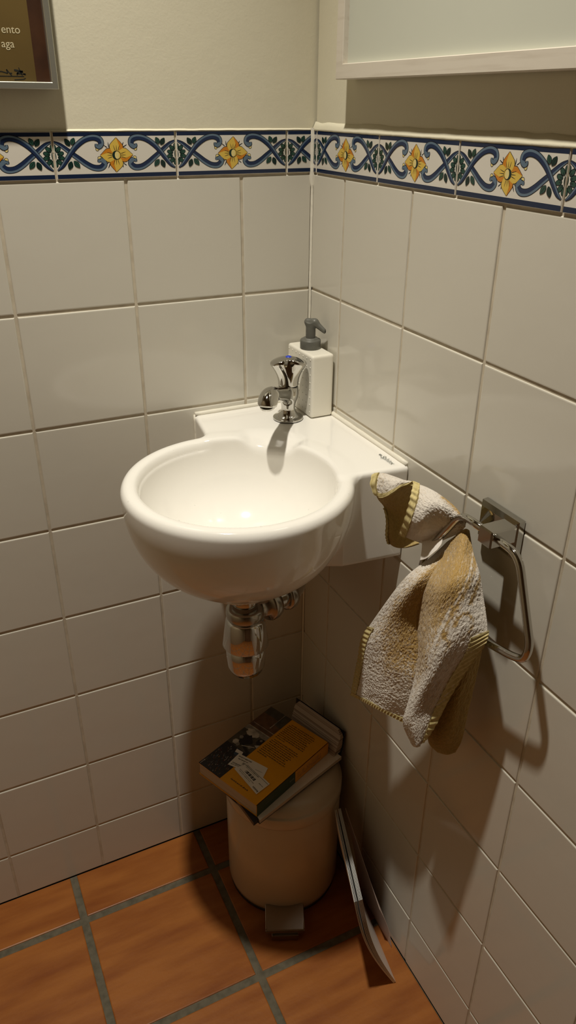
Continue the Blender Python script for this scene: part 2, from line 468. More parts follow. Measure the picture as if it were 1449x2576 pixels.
            ell(X(0), 238, 24, 52, 0, 5, M['b_dgreen'])
        # flower
        cx, cy = 660, 240
        for k, (tx, ty) in enumerate(((652, 62), (834, 240), (676, 414), (484, 238))):
            dx, dy = tx-cx, ty-cy; R_ = math.hypot(dx, dy); ux, uy = dx/R_, dy/R_; vx, vy = -uy, ux
            prof = [(.0, .12), (.22, .30), (.42, .40), (.6, .37), (.78, .21), (.9, .09), (1, 0)]
            def ring(g, a=1, b=1): return [(cx+ux*R_*t+vx*(R_*p*a+g), cy+uy*R_*t+vy*(R_*p*a+g)) for t, p in prof] + [(cx+ux*(R_*t)-vx*(R_*p*b+g), cy+uy*(R_*t)-vy*(R_*p*b+g)) for t, p in prof[::-1]]
            poly(ring(6), 2, M['b_line']); poly(ring(0), 3, M['b_orange'])
            poly(ring(0, *((1, .42) if k in (0, 3) else (1, .35))), 4, M['b_yellow'])
            for o in (-.09, 0, .09):
                stroke([(cx+ux*R_*.28+vx*R_*o, cy+uy*R_*.28+vy*R_*o, 6), (cx+ux*R_*.42+vx*R_*o*1.5, cy+uy*R_*.42+vy*R_*o*1.5, 5), (cx+ux*R_*.56+vx*R_*o*2, cy+uy*R_*.56+vy*R_*o*2, 2)], 5, M['b_line'], n=3)
        ell(cx, cy, 47, 47, 0, 6, M['b_line']); ell(cx, cy, 41, 41, 0, 7, M['b_yellow'])
        ell(cx, cy, 41, 41, -PI/2, 8, M['b_dgreen'], a0_=0, a1_=PI); ell(cx-4, cy, 24, 39, 0, 9, M['b_bud'])
        for (x0, y0, x1, y1) in ((545, 135, 610, 165), (578, 110, 604, 160), (735, 160, 742, 108), (752, 160, 790, 132), (560, 345, 596, 315), (598, 365, 604, 318), (735, 318, 760, 372), (752, 312, 800, 345)):
            stroke([(x0, y0, 6), ((x0+x1)/2, (y0+y1)/2+4, 9), (x1, y1, 3)], 2, M['b_line'], n=4)
    return tag(mb.build(name), label, 'tile border', kind='structure')
jl = [-.0394-.0, -.1898, -.3375, -.487, -.636]
L0 = .149
border('trim_1', (-1, 0, 0), (0, -1, 0), [(.001, .0394, .0394-L0, .0394), (.0394, .1898, .0394, .1898), (.1898, .3375, .1898, .3375), (.3375, .487, .3375, .487), (.487, .636, .487, .636), (.636, .785, .636, .785), (.785, .934, .785, .934)],
       'painted flower border tiles on the wall behind the tap')
border('trim_2', (0, -1, 0), (-1, 0, 0), [(.001, .0124, .0124-.151, .0124), (.0124, .166, .0124, .166), (.166, .3165, .166, .3165), (.3165, .4665, .3165, .4665), (.4665, .6165, .4665, .6165), (.6165, .7665, .6165, .7665), (.7665, .9165, .7665, .9165), (.9165, 1.0665, .9165, 1.0665), (1.0665, 1.2165, 1.0665, 1.2165)],
       'painted flower border tiles below the white framed panel')
# plaster fillet on top of the borders, white sealant in the corner
mb = MB()
for (ex, en, L, dz) in (((-1, 0, 0), (0, -1, 0), 1.02, .22), ((0, -1, 0), (-1, 0, 0), 1.62, 1.)):
    ex = np.array(ex, float); en = np.array(en, float); n = 260
    prof = [(-.004, -.003), (.0016, -.0012), (.0012, .0012), (-.0006, .0042), (-.0027, .0085), (-.0034, .0085)] if dz == 1. else [(-.004, -.003), (.0016, -.0012), (.0012, .0012), (.0004, .0042), (-.0009, .0085), (-.0016, .0085)]
    vs = []
    for i in range(n):
        s = L*i/(n-1)
        k = vnoise(np.array([[s*1., ex[0]*3.]]), 55, 3)[0]-.5; k2 = vnoise(np.array([[s*1., ex[0]*3.+9]]), 140, 5)[0]-.5
        for (d, z) in prof: vs.append(ex*s + en*(d + (.0004*k if d > -.002 else 0)) + np.array((0, 0, BL1 + .0006 + z*dz*(1+.25*k) + .0003*k2)))
    m_ = len(prof)
    fs = [(i*m_+j, (i+1)*m_+j, (i+1)*m_+j+1, i*m_+j+1) for i in range(n-1) for j in range(m_-1)]
    mb.add(vs, fs, M['plaster'], True)
tag(mb.build('trim_3'), 'thin plaster fillet along the top of the painted border', 'trim', kind='structure')
mb = MB(); n = 120
vs = []
for i in range(n):
    z = ZC*i/(n-1) if False else .0 + 1.2245*i/(n-1)
    k = .0003*(vnoise(np.array([[z, 1.3]]), 30, 2)[0]-.5)
    r = .0024 + k if z < 1.16 else .0048 + k
    for a in np.linspace(0, PI/2, 7): vs.append((-r*math.cos(a)*1.05+.0002, -r*math.sin(a)*1.05+.0002, z))
mb.add(vs, [(i*7+j, i*7+j+1, (i+1)*7+j+1, (i+1)*7+j) for i in range(n-1) for j in range(6)], M['caulk'], True)
tag(mb.build('trim_4'), 'white sealant bead in the corner of the two tiled walls', 'trim', kind='structure')

# ------------------------------------------------------------------ washbasin
BC = np.array((-.2045, -.2160)); ZD = .855; ZR = .8425; RT, RR = .1300, .0115
DE = -BC/np.linalg.norm(BC)                # from bowl centre towards the corner
DECK = [(.01, .01), (-.183, .01), (-.1985, -.105), tuple(BC), (-.085, -.2715), (.01, -.2805)]
def basin(p):
    x, y, z = p.T; q = p[:, :2]
    s2 = sd_poly(q, DECK)
    r = .007; zm, hz = (ZD+.722)/2, (ZD-.722)/2
    w0 = s2 + r; w1 = np.abs(z-zm)-hz+r
    deck = np.minimum(np.maximum(w0, w1), 0) + np.sqrt(np.maximum(w0, 0)**2+np.maximum(w1, 0)**2) - r
    rho = np.linalg.norm(q-BC, axis=1)
    ro = RT+RR
    g = ((rho/ro)**2.25 + (np.maximum(ZR-z, 0)/.138)**2.25)**(1/2.25)
    shell = np.maximum((g-1)*ro*.95, z-ZR)
    tor = np.sqrt((rho-RT)**2+(z-ZR)**2)-RR
    foot = np.maximum(rho-.058, np.abs(z-.7155)-.0105)
    body = np.minimum(shell, tor)
    body = smin(body, foot, .006)
    body = smin(body, deck, .014)
    body = smax(body, z-ZD, .004)
    ri = RT-RR
    gi = ((rho/ri)**2.2 + (np.maximum(ZR-z, 0)/.108)**2.2)**(1/2.2)
    inner = (gi-1)*ri*.9
    body = smax(body, -inner, .006)
    l = q-BC; a = l@DE; b = np.abs(-l[:, 0]*DE[1]+l[:, 1]*DE[0])
    b0 = np.clip(.044*(a-.088)/.050, -.02, .046); lat = b-b0; lat = .5*(lat+np.sqrt(lat*lat+6e-5))
    dep = .60*(.1475-6*b*b-a) - .75*lat
    sc = np.maximum((ZD-dep-z)/1.4, .05-a)          # sloping facet under the spout
    body = smax(body, -sc, .007)
    return np.maximum(np.maximum(body, x+.0012), y+.0012)
sink = empty('wash_basin', (-.0045, -.0045, .722), 'white ceramic corner wash basin with a round bowl and a flat tap ledge', 'basin')
mb = MB(); sdf_mesh(basin, (-.36, -.37, .70), (.004, .004, .862), .0017, mb, M['ceramic'])
bb = mb.build('basin_body', sink)
try: bb.cycles.shadow_terminator_geometry_offset = .2; bb.cycles.shadow_terminator_offset = .08
except Exception: pass
mb = MB()
for pts in ([(-.1835, -.001, ZD+.001)]+[(x, -.0012, ZD+.0012) for x in np.linspace(-.17, -.004, 12)], [(-.0012, y, ZD+.0012) for y in np.linspace(-.004, -.276, 16)]):
    mb.tube(pts, [.0028+.0006*random.random() for _ in pts], M['caulk'], 10)
mb.tube([(-.1845, -.0012, z) for z in np.linspace(.80, ZD, 6)], .0016, M['caulk'], 8)
tag(mb.build('sealant_bead', sink), 'white sealant bead along the wall')
mb = MB(); mb.lathe((*BC, .7345), [(.0, .0028), (.012, .003), (.022, .0024), (.026, 0), (.026, -.004)], M['chrome'], 40); mb.build('drain_ring', sink)
t = bpy.data.curves.new('brand_mark', 'FONT'); t.body = 'Sphinx'; t.size = .0098; t.shear = .25; t.extrude = .00006; t.align_x = 'LEFT'
text_mesh('brand_mark', t, sink, (-.0185, -.2395, ZD+.00025), (0, 0, -PI/2), M['ink'])
mb = MB(); k = ZD+.0002
for a in (0, 1):
    mb.lathe((-.0158, -.2340-.0026*a, k), [(.0011, 0), (.0011, .0001)], M['ink'], 14)
mb.frame_box((-.0143, -.2353, k), (1, 0, 0), (0, 1, 0), (0, 0, 1), (.0003, .0026, .00012), M['ink'], .00002)
mb.build('emblem', sink)
# water left in the bowl
mb = MB()
rd = random.Random(3)
spots = []
for i in range(46):
    a = rd.uniform(0, 2*PI); r = rd.uniform(.05, .112) if i < 38 else rd.uniform(.122, .137)
    spots.append((BC[0]+r*math.cos(a), BC[1]+r*math.sin(a)))
for (x, y) in spots:
    zz = np.linspace(.858, .73, 260); q = basin(np.c_[np.full(260, x), np.full(260, y), zz])
    k = np.argmax(q < 0)
    if q[k] >= 0: continue
    z = zz[k]; e = 1e-4
    nrm = np.array([(basin(np.array([[x+e*(d == 0), y+e*(d == 1), z+e*(d == 2)]]))-basin(np.array([[x-e*(d == 0), y-e*(d == 1), z-e*(d == 2)]])))[0] for d in range(3)]); nrm /= np.linalg.norm(nrm)
    r = rd.choice([.0006, .0008, .001, .0013, .0016])
    mb.lathe((x, y, z), [(r*1.02, -.0002), (r, .00005), (r*.85, r*.35), (r*.5, r*.6), (r*.15, r*.7)], M['water'], 12, axis=nrm)
tag(mb.build('water_droplets', loc=(BC[0], BC[1], .74)), 'small clear water drops scattered over the bowl of the wash basin', 'water', kind='stuff')

# ------------------------------------------------------------------ tap
TB = np.array((-.0665, -.0675, ZD)); SPD = np.array((-.645, -.764, 0.))
tap = empty('tap', TB, 'small chrome cold water tap with a blue spot, on the ledge of the wash basin', 'tap')
def tapf(p):
    l = p-TB; rho = np.hypot(l[:, 0], l[:, 1]); z = l[:, 2]
    k = np.clip((z-.012)/.028, 0, 1); k = k*k*(3-2*k)
    R = .0088 + .0054*k + .0128*np.exp(-np.maximum(z-.0025, 0)/.0048)
    fl = np.maximum(rho-R, np.abs(z-.0237)-.0237)*.7
    path = [(0, .036), (.020, .0425), (.045, .0510), (.070, .0590), (.088, .0640), (.100, .0640), (.1080, .0585)]
    rad = [.0105, .0088, .0082, .0086, .0096, .0105, .0112]
    d = fl
    Q = np.c_[np.array(path), rad]; E_ = np.concatenate([[2*Q[0]-Q[1]], Q, [2*Q[-1]-Q[-2]]]); R_ = []
    for i in range(1, len(E_)-2):
        for t in np.arange(0, 1, .2):
            a, b, c, e = E_[i-1:i+3]; R_.append(.5*(2*b+(c-a)*t+(2*a-5*b+4*c-e)*t*t+(3*b-a-3*c+e)*t**3))
    R_.append(Q[-1]); sp_ = None
    for q0, q1 in zip(R_[:-1], R_[1:]):
        c = sd_caps(p, TB+SPD*q0[0]+np.array((0, 0, q0[1])), TB+SPD*q1[0]+np.array((0, 0, q1[1])), q0[2], q1[2])
        sp_ = c if sp_ is None else smin(sp_, c, .0035)
    d = smin(d, sp_, .007)
    s = l@SPD
    cut = .0550 - z + .25*(s-.108)
    d = smax(d, np.where(s > .055, cut, -1.), .0012)
    return np.maximum(d, -z)
mb = MB(); sdf_mesh(tapf, TB+np.array((-.095, -.105, -.003)), TB+np.array((.03, .03, .080)), .0011, mb, M['chrome']); mb.build('tap_body', tap)
mb = MB()
tip = TB+SPD*.1072+np.array((0, 0, .0550)); ax = SPD*-.24+np.array((0, 0, -.97))
mb.lathe(tip-ax*.0004, [(.0098, -.001), (.0098, .0014), (.0082, .0014), (.0078, .0002)], M['chrome'], 32, axis=ax, smooth=False); mb.build('aerator', tap)
VR = np.array((.9016, -.4324, 0)); VA = np.array((.4324, .9016, 0))     # right of / away from the viewer
HB = TB+np.array((0, 0, .0492))
def handle(p):
    l = p-HB; z = l[:, 2]; rho = np.hypot(l[:, 0], l[:, 1]); th = np.arctan2(l@VA, l@VR)
    s = np.clip((z-.003)/.034, 0, 1)**1.9
    lobe = np.abs(np.cos(th-.06))**2.0
    R = .0144 + s*(.0178*lobe - .0025*(1-lobe))
    top = .0405 - .0105*(rho/.029)**2
    d = smax(smax((rho-R)*.75, (z-top)*.85, .004), -z, .0015)
    return d
mb = MB(); sdf_mesh(handle, HB+np.array((-.034, -.034, -.003)), HB+np.array((.034, .034, .046)), .0010, mb, M['chrome'])
hd = mb.build('handle', tap)
mb = MB(); mb.lathe(HB+np.array((0, 0, .0392)), [(.0046, -.0012), (.0046, .0006), (.0040, .0016), (.0024, .0024), (.0006, .0027)], M['blue'], 28); tag(mb.build('blue_cap', hd), 'blue cold water spot')
mb = MB(); mb.lathe(TB+np.array((0, 0, .0466)), [(.0132, 0), (.0132, .0036)], M['dark'], 40); mb.build('joint_ring', tap)

# ------------------------------------------------------------------ soap dispenser
D0 = np.array((-.0385, -.0845, ZD)); D1 = np.array((-.0035, -.0065, .9455))
sd = empty('soap_dispenser', ((D0[0]+D1[0])/2, (D0[1]+D1[1])/2, ZD), 'white ceramic soap dispenser with a dotted side and grey pump, in the corner', 'dispenser')
mb = MB(); c = (D0+D1)/2; hs = (D1-D0)/2
sdf_mesh(lambda p: sd_round_box(p, c, hs, .0038), D0-.004, D1+.004, .0015, mb, M['disp']); mb.build('bottle', sd)
mb = MB()
for i in range(7):
    for j in range(8):
        y = D0[1]+.0052+i*.0113; z = D0[2]+.0085+j*.0108
        mb.lathe((D0[0]+.0002, y, z), [(.0015, 0), (.0013, .0004), (.0008, .0007), (.0002, .0008)], M['disp'], 12, axis=(-1, 0, 0))
tag(mb.build('raised_dots', sd), 'rows of raised white dots')
PC = np.array(((D0[0]+D1[0])/2, (D0[1]+D1[1])/2+.001, D1[2]))
pm_ = MB(); pm_.lathe(PC, [(.0142, -.0003), (.0147, .0005), (.0147, .0112), (.0140, .0126), (.0125, .0132), (.0105, .0134), (.0100, .0150), (.0072, .0152)], M['pump'], 56)
pump = pm_.build('pump', sd)
PD = np.array((.62, -.785, 0))
def noz(p):
    l = p-PC; rho = np.hypot(l[:, 0], l[:, 1])
    d = np.maximum(rho-.0069, np.abs(l[:, 2]-.025)-.011)
    a = lambda s, z: PC+PD*s+np.array((0, 0, z))
    h = smin(sd_caps(p, a(-.0045, .0368), a(.006, .0372), .0052, .0050), sd_caps(p, a(.006, .0366), a(.0215, .0262), .0048, .0031), .004)
    d = smin(d, h, .0035)
    return smax(d, (l@PD-.0225), .001)
mb = MB(); sdf_mesh(noz, PC+np.array((-.012, -.026, .012)), PC+np.array((.024, .012, .046)), .0008, mb, M['pump']); mb.build('nozzle', pump)
mb = MB(); mb.lathe(PC+PD*.0223+np.array((0, 0, .0258)), [(.0017, 0), (.0017, .0004)], M['dark'], 14, axis=PD); mb.build('nozzle_opening', pump)

# ------------------------------------------------------------------ bottle trap under the basin
TX = np.array((-.2030, -.2235, 0)); TU = 0.; sp = empty('bottle_trap', (TX[0], TX[1], .5597), 'chrome bottle trap and waste pipe under the wash basin', 'drain')
def lt(name, prof, m=M['chrome'], par=sp):
    mb = MB(); mb.lathe((TX[0], TX[1], TU), prof, m, 72); return mb.build(name, par)
lt('waste_pipe', [(.0172, .7075), (.0172, .652)])
lt('slip_nut', [(.0195, .667), (.0235, .667), (.0252, .663), (.0256, .657), (.0245, .652), (.022, .649)], M['steel'])
lt('trap_body', [(.0235, .650), (.0262, .646), (.0313, .608), (.030, .6062)])
lt('trap_cup', [(.0268, .609), (.0268, .590), (.0257, .573), (.0225, .5635), (.016, .5602), (.001, .5597)])
OD = Vector((.9536, .3011, 0)).normalized(); OC = Vector((TX[0], TX[1], .6545))
mb = MB(); mb.lathe(OC, [(.0150, .012), (.0165, .020), (.0175, .033), (.0236, .034), (.0252, .037), (.0252, .044), (.0235, .049), (.018, .050)], M['steel'], 56, axis=OD); mb.build('outlet_nut', sp)
mb = MB(); q0 = OC+OD*.030; q1 = OC+OD*.075
pts = [q0+(q1-q0)*(i/6) for i in range(7)] + [q1+OD*(.030*math.sin(a))+Vector((0, 1, 0))*(.030*(1-math.cos(a)))+OD*0 for a in np.linspace(.2, PI/2, 8)]
pts.append(Vector((pts[-1].x, -.003, OC.z)))
mb.tube(pts, .0163, M['chrome'], 32); mb.build('outlet_pipe', sp)
mb = MB(); mb.lathe(OC, [(.0165, .066), (.0225, .067), (.0235, .070), (.0235, .077), (.0220, .080), (.0165, .081)], M['steel'], 56, axis=OD); mb.build('outlet_nut', sp)
mb = MB(); mb.lathe((pts[-1].x, -.0014, OC.z), [(.038, 0), (.038, .002), (.033, .006), (.024, .011), (.020, .012)], M['steel'], 56, axis=(0, -1, 0)); mb.build('wall_flange', sp)

# ------------------------------------------------------------------ pedal bin
BN = np.array((-.1075, -.1445, 0.)); RB = .0985
bn = empty('pedal_bin', BN, 'cream metal pedal bin on the terracotta floor under the wash basin', 'bin')
def lb(name, prof, m, par=bn, n=96):
    mb = MB(); mb.lathe(BN, prof, m, n); return mb.build(name, par)
lb('base_ring', [(.090, .0008), (.0950, .0010), (.0966, .0025), (.0966, .0060), (.0935, .010)], M['black_plastic'])
lb('body', [(.088, .0065), (.0940, .0070), (.0970, .0105), (RB, .020), (RB, .216), (RB-.0006, .2175), (.093, .2178)], M['cream_metal'])
lid = lb('lid', [(.0935, .2185), (RB+.0012, .2187), (RB+.0020, .2205), (RB+.0020, .2395), (RB+.0010, .2415), (.0972, .2420), (.0962, .2445), (.0935, .2505), (.086, .2570), (.070, .2610), (.045, .2632), (.001, .2640)], M['cream_metal'])
PV = Vector((-.40, -.917, 0)).normalized(); PT = Vector((-PV.y, PV.x, 0))
mb = MB(); pc = Vector(BN)+PV*.1165+Vector((0, 0, .0235))
mb.frame_box(pc, PT, (PV*.985+Vector((0, 0, -.12))), Vector((0, 0, 1))+PV*.12, (.0330, .0225, .0016), M['steel'], .0006)
mb.frame_box(pc+PV*.0225+Vector((0, 0, -.0055)), PT, PV, (0, 0, 1), (.0330, .0018, .0042), M['steel'], .0008)
for s in (-1, 1): mb.frame_box(pc+PT*(.0322*s)+Vector((0, 0, -.004)), PT, PV, (0, 0, 1), (.0012, .0215, .0045), M['steel'], .0004)
pd = mb.build('pedal', bn)
mb = MB(); mb.frame_box(Vector(BN)+PV*.110+Vector((0, 0, .0075)), PT, PV, (0, 0, 1), (.0225, .034, .0066), M['steel'], .001); mb.build('pedal_arm', bn)

# ------------------------------------------------------------------ books on the bin
def frame2(o, ux, uy):
    u = np.array((ux, uy, 0.)); u /= np.linalg.norm(u); v = np.array((-u[1], u[0], 0.))
    return lambda a, b, z: np.array((o[0], o[1], 0.)) + u*a + v*b + np.array((0, 0, z)), u, v
# lower volume: thin open part below, its fanned pages bent up against the tiles
B2, U2, V2 = frame2((-.198, -.243), .947, .321)
ZL = .2645
lo_b = empty('open_book', B2(.09, .06, ZL), 'thick open book with black cover and fanned pages, underneath the yellow book', 'book')
mb = MB()
def slab(mb, Bf, a0, a1, b0, b1, z0, z1, m, ms=None):
    mb.prism([Bf(a0, b0, z0), Bf(a1, b0, z0), Bf(a1, b1, z0), Bf(a0, b1, z0)], (0, 0, z1-z0), m, ms)
slab(mb, B2, .004, .192, -.0, .128, ZL, ZL+.0018, M['black_cover'])
mb.prism([B2(a, b, ZL+.0018) for a, b in ((-.0055, .003), (.004, .003), (.034, .126), (.018, .126))], (0, 0, .0066), M['black_cover'])
for i in range(10):                    # cover follows the bend upwards
    t0, t1 = i/10, (i+1)/10
    f = lambda t: (.192+.0150*math.sin(t*PI/2)**.8, ZL+.0018+.052*(1-math.cos(t*PI/2)))
    (a0, z0), (a1, z1) = f(t0), f(t1)
    b1 = .004 + .0*t1
    mb.add([B2(a0, .006, z0-.0018), B2(a1, .006, z1-.0018), B2(a1, .122, z1-.0018), B2(a0, .122, z0-.0018), B2(a0-.002, .006, z0), B2(a1-.002, .006, z1), B2(a1-.002, .122, z1), B2(a0-.002, .122, z0)],
           [(0, 3, 2, 1), (4, 5, 6, 7), (0, 1, 5, 4), (1, 2, 6, 5), (2, 3, 7, 6), (3, 0, 4, 7)], M['black_cover'])
mb.build('cover', lo_b)
mb = MB(); mb.prism([B2(a, b, ZL+.0018) for a, b in ((.0045, 0), (.193, 0), (.193, .126), (.0345, .126))], (0, 0, .0067), M['white_paper'], M['paper'])
mb.build('pages', lo_b)
mb = MB()
NP = 46
for i in range(NP):                    # every fanned page edge a thin step
    t = i/NP; t2 = (i+1)/NP
    f = lambda t: (.1835+.0150*t**.9, ZL+.0085+.046*t)
    a0, z0 = f(t); a1, z1 = f(t2)
    j = rng.random()*.0009; sh = rng.random()*.0012
    rr = .010*max(0, (t-.72)/.28)**2
    b0, b1 = .0085+rr+sh-.003*t, .1165-.6*rr-sh
    mb.add([B2(a0-j, b0, z0), B2(a0-j, b1, z0), B2(a0-j*.3+.0006, b1, z1+.0002), B2(a0-j*.3+.0006, b0, z1+.0002), B2(.2025, b0, z0), B2(.2025, b1, z0), B2(.2025, b1, z1), B2(.2025, b0, z1)],
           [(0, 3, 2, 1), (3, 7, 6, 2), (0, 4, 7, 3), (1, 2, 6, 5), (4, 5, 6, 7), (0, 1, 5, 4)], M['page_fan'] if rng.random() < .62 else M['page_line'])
tag(mb.build('fanned_pages', lo_b), 'beige fanned page edges standing up')
# yellow guide book
B1, U1, V1 = frame2((-.1954, -.2344), .1624, .0691)
LU, LV = .1765, .1314; ZY0, ZY1 = ZL+.0090, .2985
yb = empty('yellow_paperback', B1(LU/2, LV/2, ZY0), 'yellow paperback lying back cover up with price stickers, on the pedal bin', 'book')
mb = MB()
slab(mb, B1, 0, LU, 0, LV, ZY0, ZY0+.0012, M['yellow'])
slab(mb, B1, 0, LU, 0, LV, ZY1-.0008, ZY1, M['yellow'])
slab(mb, B1, 0, LU, 0, .0010, ZY0, ZY1, M['yellow'])
eps = .00006
def flat(mb, Bf, q, z, m): mb.add([Bf(a, b, z) for a, b in q], [tuple(range(len(q)))], m)
rc = lambda a0, a1, b0, b1: [(a0, b0), (a1, b0), (a1, b1), (a0, b1)]
# green foot of the spine
for b in (-.00005,):
    mb.add([B1(0, b, ZY0), B1(.091, b, ZY0), B1(.091, b, ZY1), B1(0, b, ZY1)], [(0, 1, 2, 3)], M['green'])
z = ZY1+eps
vY = .0815
# picture strip
flat(mb, B1, rc(0, .066, vY, LV), z, M['black_cover']); flat(mb, B1, rc(.066, .108, vY, LV), z, M['p_dgrey'])
flat(mb, B1, rc(.108, .118, vY, LV), z, M['p_grey']); flat(mb, B1, rc(.118, LU, vY, LV), z, M['p_brown'])
z2 = z+eps
flat(mb, B1, rc(.158, .1765, .098, LV-.001), z2, M['p_dgrey']); flat(mb, B1, rc(.146, .1765, vY, .0965), z2, M['p_dgrey'])
for (a0, a1, b0, b1, m) in ((.118, .1195, vY, .13, 'p_pale'), (.123, .1245, vY, .13, 'p_dgrey'), (.128, .1288, vY, .128, 'p_pale'), (.135, .176, .0958, .0972, 'p_pale')):
    flat(mb, B1, rc(a0, a1, b0, b1), z2, M[m])
def blob(ca, cb, ra, rb, z, m, n=16, seed=0):
    r2 = random.Random(seed); flat(mb, B1, [(ca+ra*math.cos(2*PI*k/n)*r2.uniform(.75, 1.15), cb+rb*math.sin(2*PI*k/n)*r2.uniform(.75, 1.15)) for k in range(n)], z, M[m])
blob(.107, .110, .009, .015, z2, 'p_pale', seed=1); blob(.088, .108, .013, .013, z2+eps, 'black_cover', seed=2); blob(.100, .087, .008, .006, z2+eps, 'black_cover', seed=3)
blob(.088, .119, .004, .004, z2+2*eps, 'p_grey', seed=4); blob(.074, .119, .006, .006, z2+2*eps, 'p_pale', seed=5); blob(.072, .112, .004, .003, z2+3*eps, 'p_grey', seed=6)
blob(.080, .092, .004, .004, z2+2*eps, 'p_grey', seed=7); blob(.103, .087, .003, .0025, z2+2*eps, 'p_grey', seed=12)
flat(mb, B1, [(.074, .104), (.079, .106), (.071, .0835), (.064, .0835)], z2+eps, M['black_cover']); flat(mb, B1, [(.0735, .1045), (.0745, .106), (.085, .086), (.084, .0845)], z2+3*eps, M['p_pale'])
flat(mb, B1, [(.085, vY), (.094, vY), (.088, .0885)], z2+4*eps, M['p_pale'])
flat(mb, B1, [(.060, .104), (.066, .107), (.062, .090), (.050, .092), (.052, .102)], z2, M['p_blue'])
r2 = random.Random(5)
for i in range(170):
    a, b = r2.uniform(.003, .060), r2.uniform(vY+.002, LV-.003)
    if .048 < a < .064 and .088 < b < .106: continue
    m = r2.choice(['p_red', 'p_red', 'p_grey', 'p_dgrey', 'p_brown', 'p_pale', 'p_orange', 'p_blue', 'p_dgrey'])
    w, l = r2.uniform(.0003, .0011), r2.uniform(.001, .005)
    flat(mb, B1, [(a, b), (a+l, b+.2*l), (a+l, b+.2*l+w), (a, b+w)], z2+eps*r2.choice([1, 2, 3]), M[m])
for i in range(5): flat(mb, B1, rc(.0015+.0022*i, .0030+.0022*i, LV-.0035, LV-.0022), z2+4*eps, M['p_pale'])
# lines of blurb
def textline(a, b0, b1, h, m, rnd):
    b = b0
    while b > b1:
        w = rnd.uniform(.0016, .0052); e = max(b-w, b1)
        x = b
        while x > e:
            k = rnd.uniform(.00035, .0008); hh = h*rnd.choice([.65, .7, .7, 1.])
            flat(mb, B1, rc(a, a+hh, max(x-k, e), x), z, m); x -= k+rnd.uniform(.00012, .0003)
        b = e-rnd.uniform(.0006, .0011)
r3 = random.Random(9); a = .1655
for blk, nl in ((0, 10), (1, 10)):
    for i in range(nl):
        textline(a, .0765-(.003 if i == 0 else 0), r3.uniform(.018, .026) if i < nl-1 else .056, .0024, M['black_ink'], r3); a -= .0043
    a -= .0022
textline(.0425, .034, .0135, .0022, M['black_ink'], r3); textline(.0375, .034, .027, .0022, M['black_ink'], r3)
textline(.0105, .068, .030, .0030, M['black_ink'], r3)
# pale lettering on the spine, too worn to read
r4 = random.Random(4); a = .097
while a < .152:
    w = r4.uniform(.003, .006); hgt = .011
    q = [(a, .0055), (a+.0009, .0055), (a+.0009, .0055+hgt), (a, .0055+hgt)]
    for (x0, x1, h0, h1) in ((a, a+.0009, 0, 1), (a+w-.0009, a+w, 0, r4.choice([.5, 1])), (a, a+w, r4.choice([0, .45, .88]), None)):
        h1 = h0+.12 if h1 is None else h1
        mb.add([B1(x0, -.00006, ZY0+.006+hgt*h0), B1(x1, -.00006, ZY0+.006+hgt*h0), B1(x1, -.00006, ZY0+.006+hgt*h1), B1(x0, -.00006, ZY0+.006+hgt*h1)], [(0, 1, 2, 3)], M['p_orange'])
    a += w+.0016
for a in np.arange(.022, .045, .0024): mb.add([B1(a, -.0001, ZY0+.010), B1(a+.0012, -.0001, ZY0+.010), B1(a+.0014, -.0001, ZY0+.0125), B1(a, -.0001, ZY0+.012)], [(0, 1, 2, 3)], M['p_dgrey'])
for a in np.arange(.078, .088, .0026): mb.add([B1(a, -.0001, ZY0+.011), B1(a+.0014, -.0001, ZY0+.011), B1(a+.0014, -.0001, ZY0+.0145), B1(a, -.0001, ZY0+.014)], [(0, 1, 2, 3)], M['p_grey'])
mb.build('cover', yb)
mb = MB(); slab(mb, B1, .0012, LU-.0012, .0010, LV-.0015, ZY0+.0012, ZY1-.0008, M['paper']); mb.build('pages', yb)
def sticker(quad, name, lines, zz):
    """quad: corners A,B,C,D in book coordinates; lines: bars in the sticker's own 0..1 square"""
    global mb
    mb = MB(); q = [np.array(k) for k in quad]
    P = lambda s, t: tuple(q[0]*(1-s)*(1-t)+q[1]*s*(1-t)+q[2]*s*t+q[3]*(1-s)*t)
    mb.prism([B1(*P(s, t), zz) for s, t in ((0, 0), (1, 0), (1, 1), (0, 1))], (0, 0, .00018), M['white_paper'])
    for (s0, s1, t0, t1, m) in lines:
        flat(mb, B1, [P(s, t) for s, t in ((s0, t0), (s1, t0), (s1, t1), (s0, t1))], zz+.00018+eps, M[m])
    mb.build(name, yb)
rs = random.Random(8)
def bars(t, s0, s1, h, m='black_ink', k=.012):
    out = []; s = s0
    while s < s1:
        w = rs.uniform(.4, 1.4)*k; out.append((s, min(s+w, s1), t, t+h*rs.choice([.7, 1]), m)); s += w+rs.uniform(.3, .9)*k
    return out
sticker([(0.0582, 0.0954), (0.0664, 0.0378), (0.0441, 0.0293), (0.0289, 0.0926)], 'price_sticker', bars(.12, .06, .5, .10)+bars(.30, .1, .42, .08, 'p_dgrey')+bars(.45, .30, .38, .22)+bars(.70, .05, .45, .10)+bars(.52, .70, .92, .06, 'p_grey')+bars(.83, .05, .3, .06, 'p_dgrey'), ZY1+.0005)
sticker([(0.0519, 0.0687), (0.0444, 0.0132), (0.0151, 0.0151), (0.0292, 0.0782)], 'price_sticker', [(.04, .98, .10, .125, 'black_ink')]+bars(.16, .02, .62, .07)+bars(.27, .08, .5, .05, 'p_grey')+[(s, s+.012*(1+(i % 3)), .40, .60, 'black_ink') for i, s in enumerate(np.arange(.22, .62, .034))]+bars(.42, .78, .95, .05, 'p_dgrey')+bars(.68, .08, .7, .05, 'p_dgrey')+bars(.78, .12, .6, .05, 'p_dgrey')+bars(.80, .76, .97, .11), ZY1+.0009)
sticker([(0.0631, 0.1053), (0.0645, 0.0918), (0.0589, 0.09), (0.0565, 0.1033)], 'price_sticker', [], ZY1+.0005)

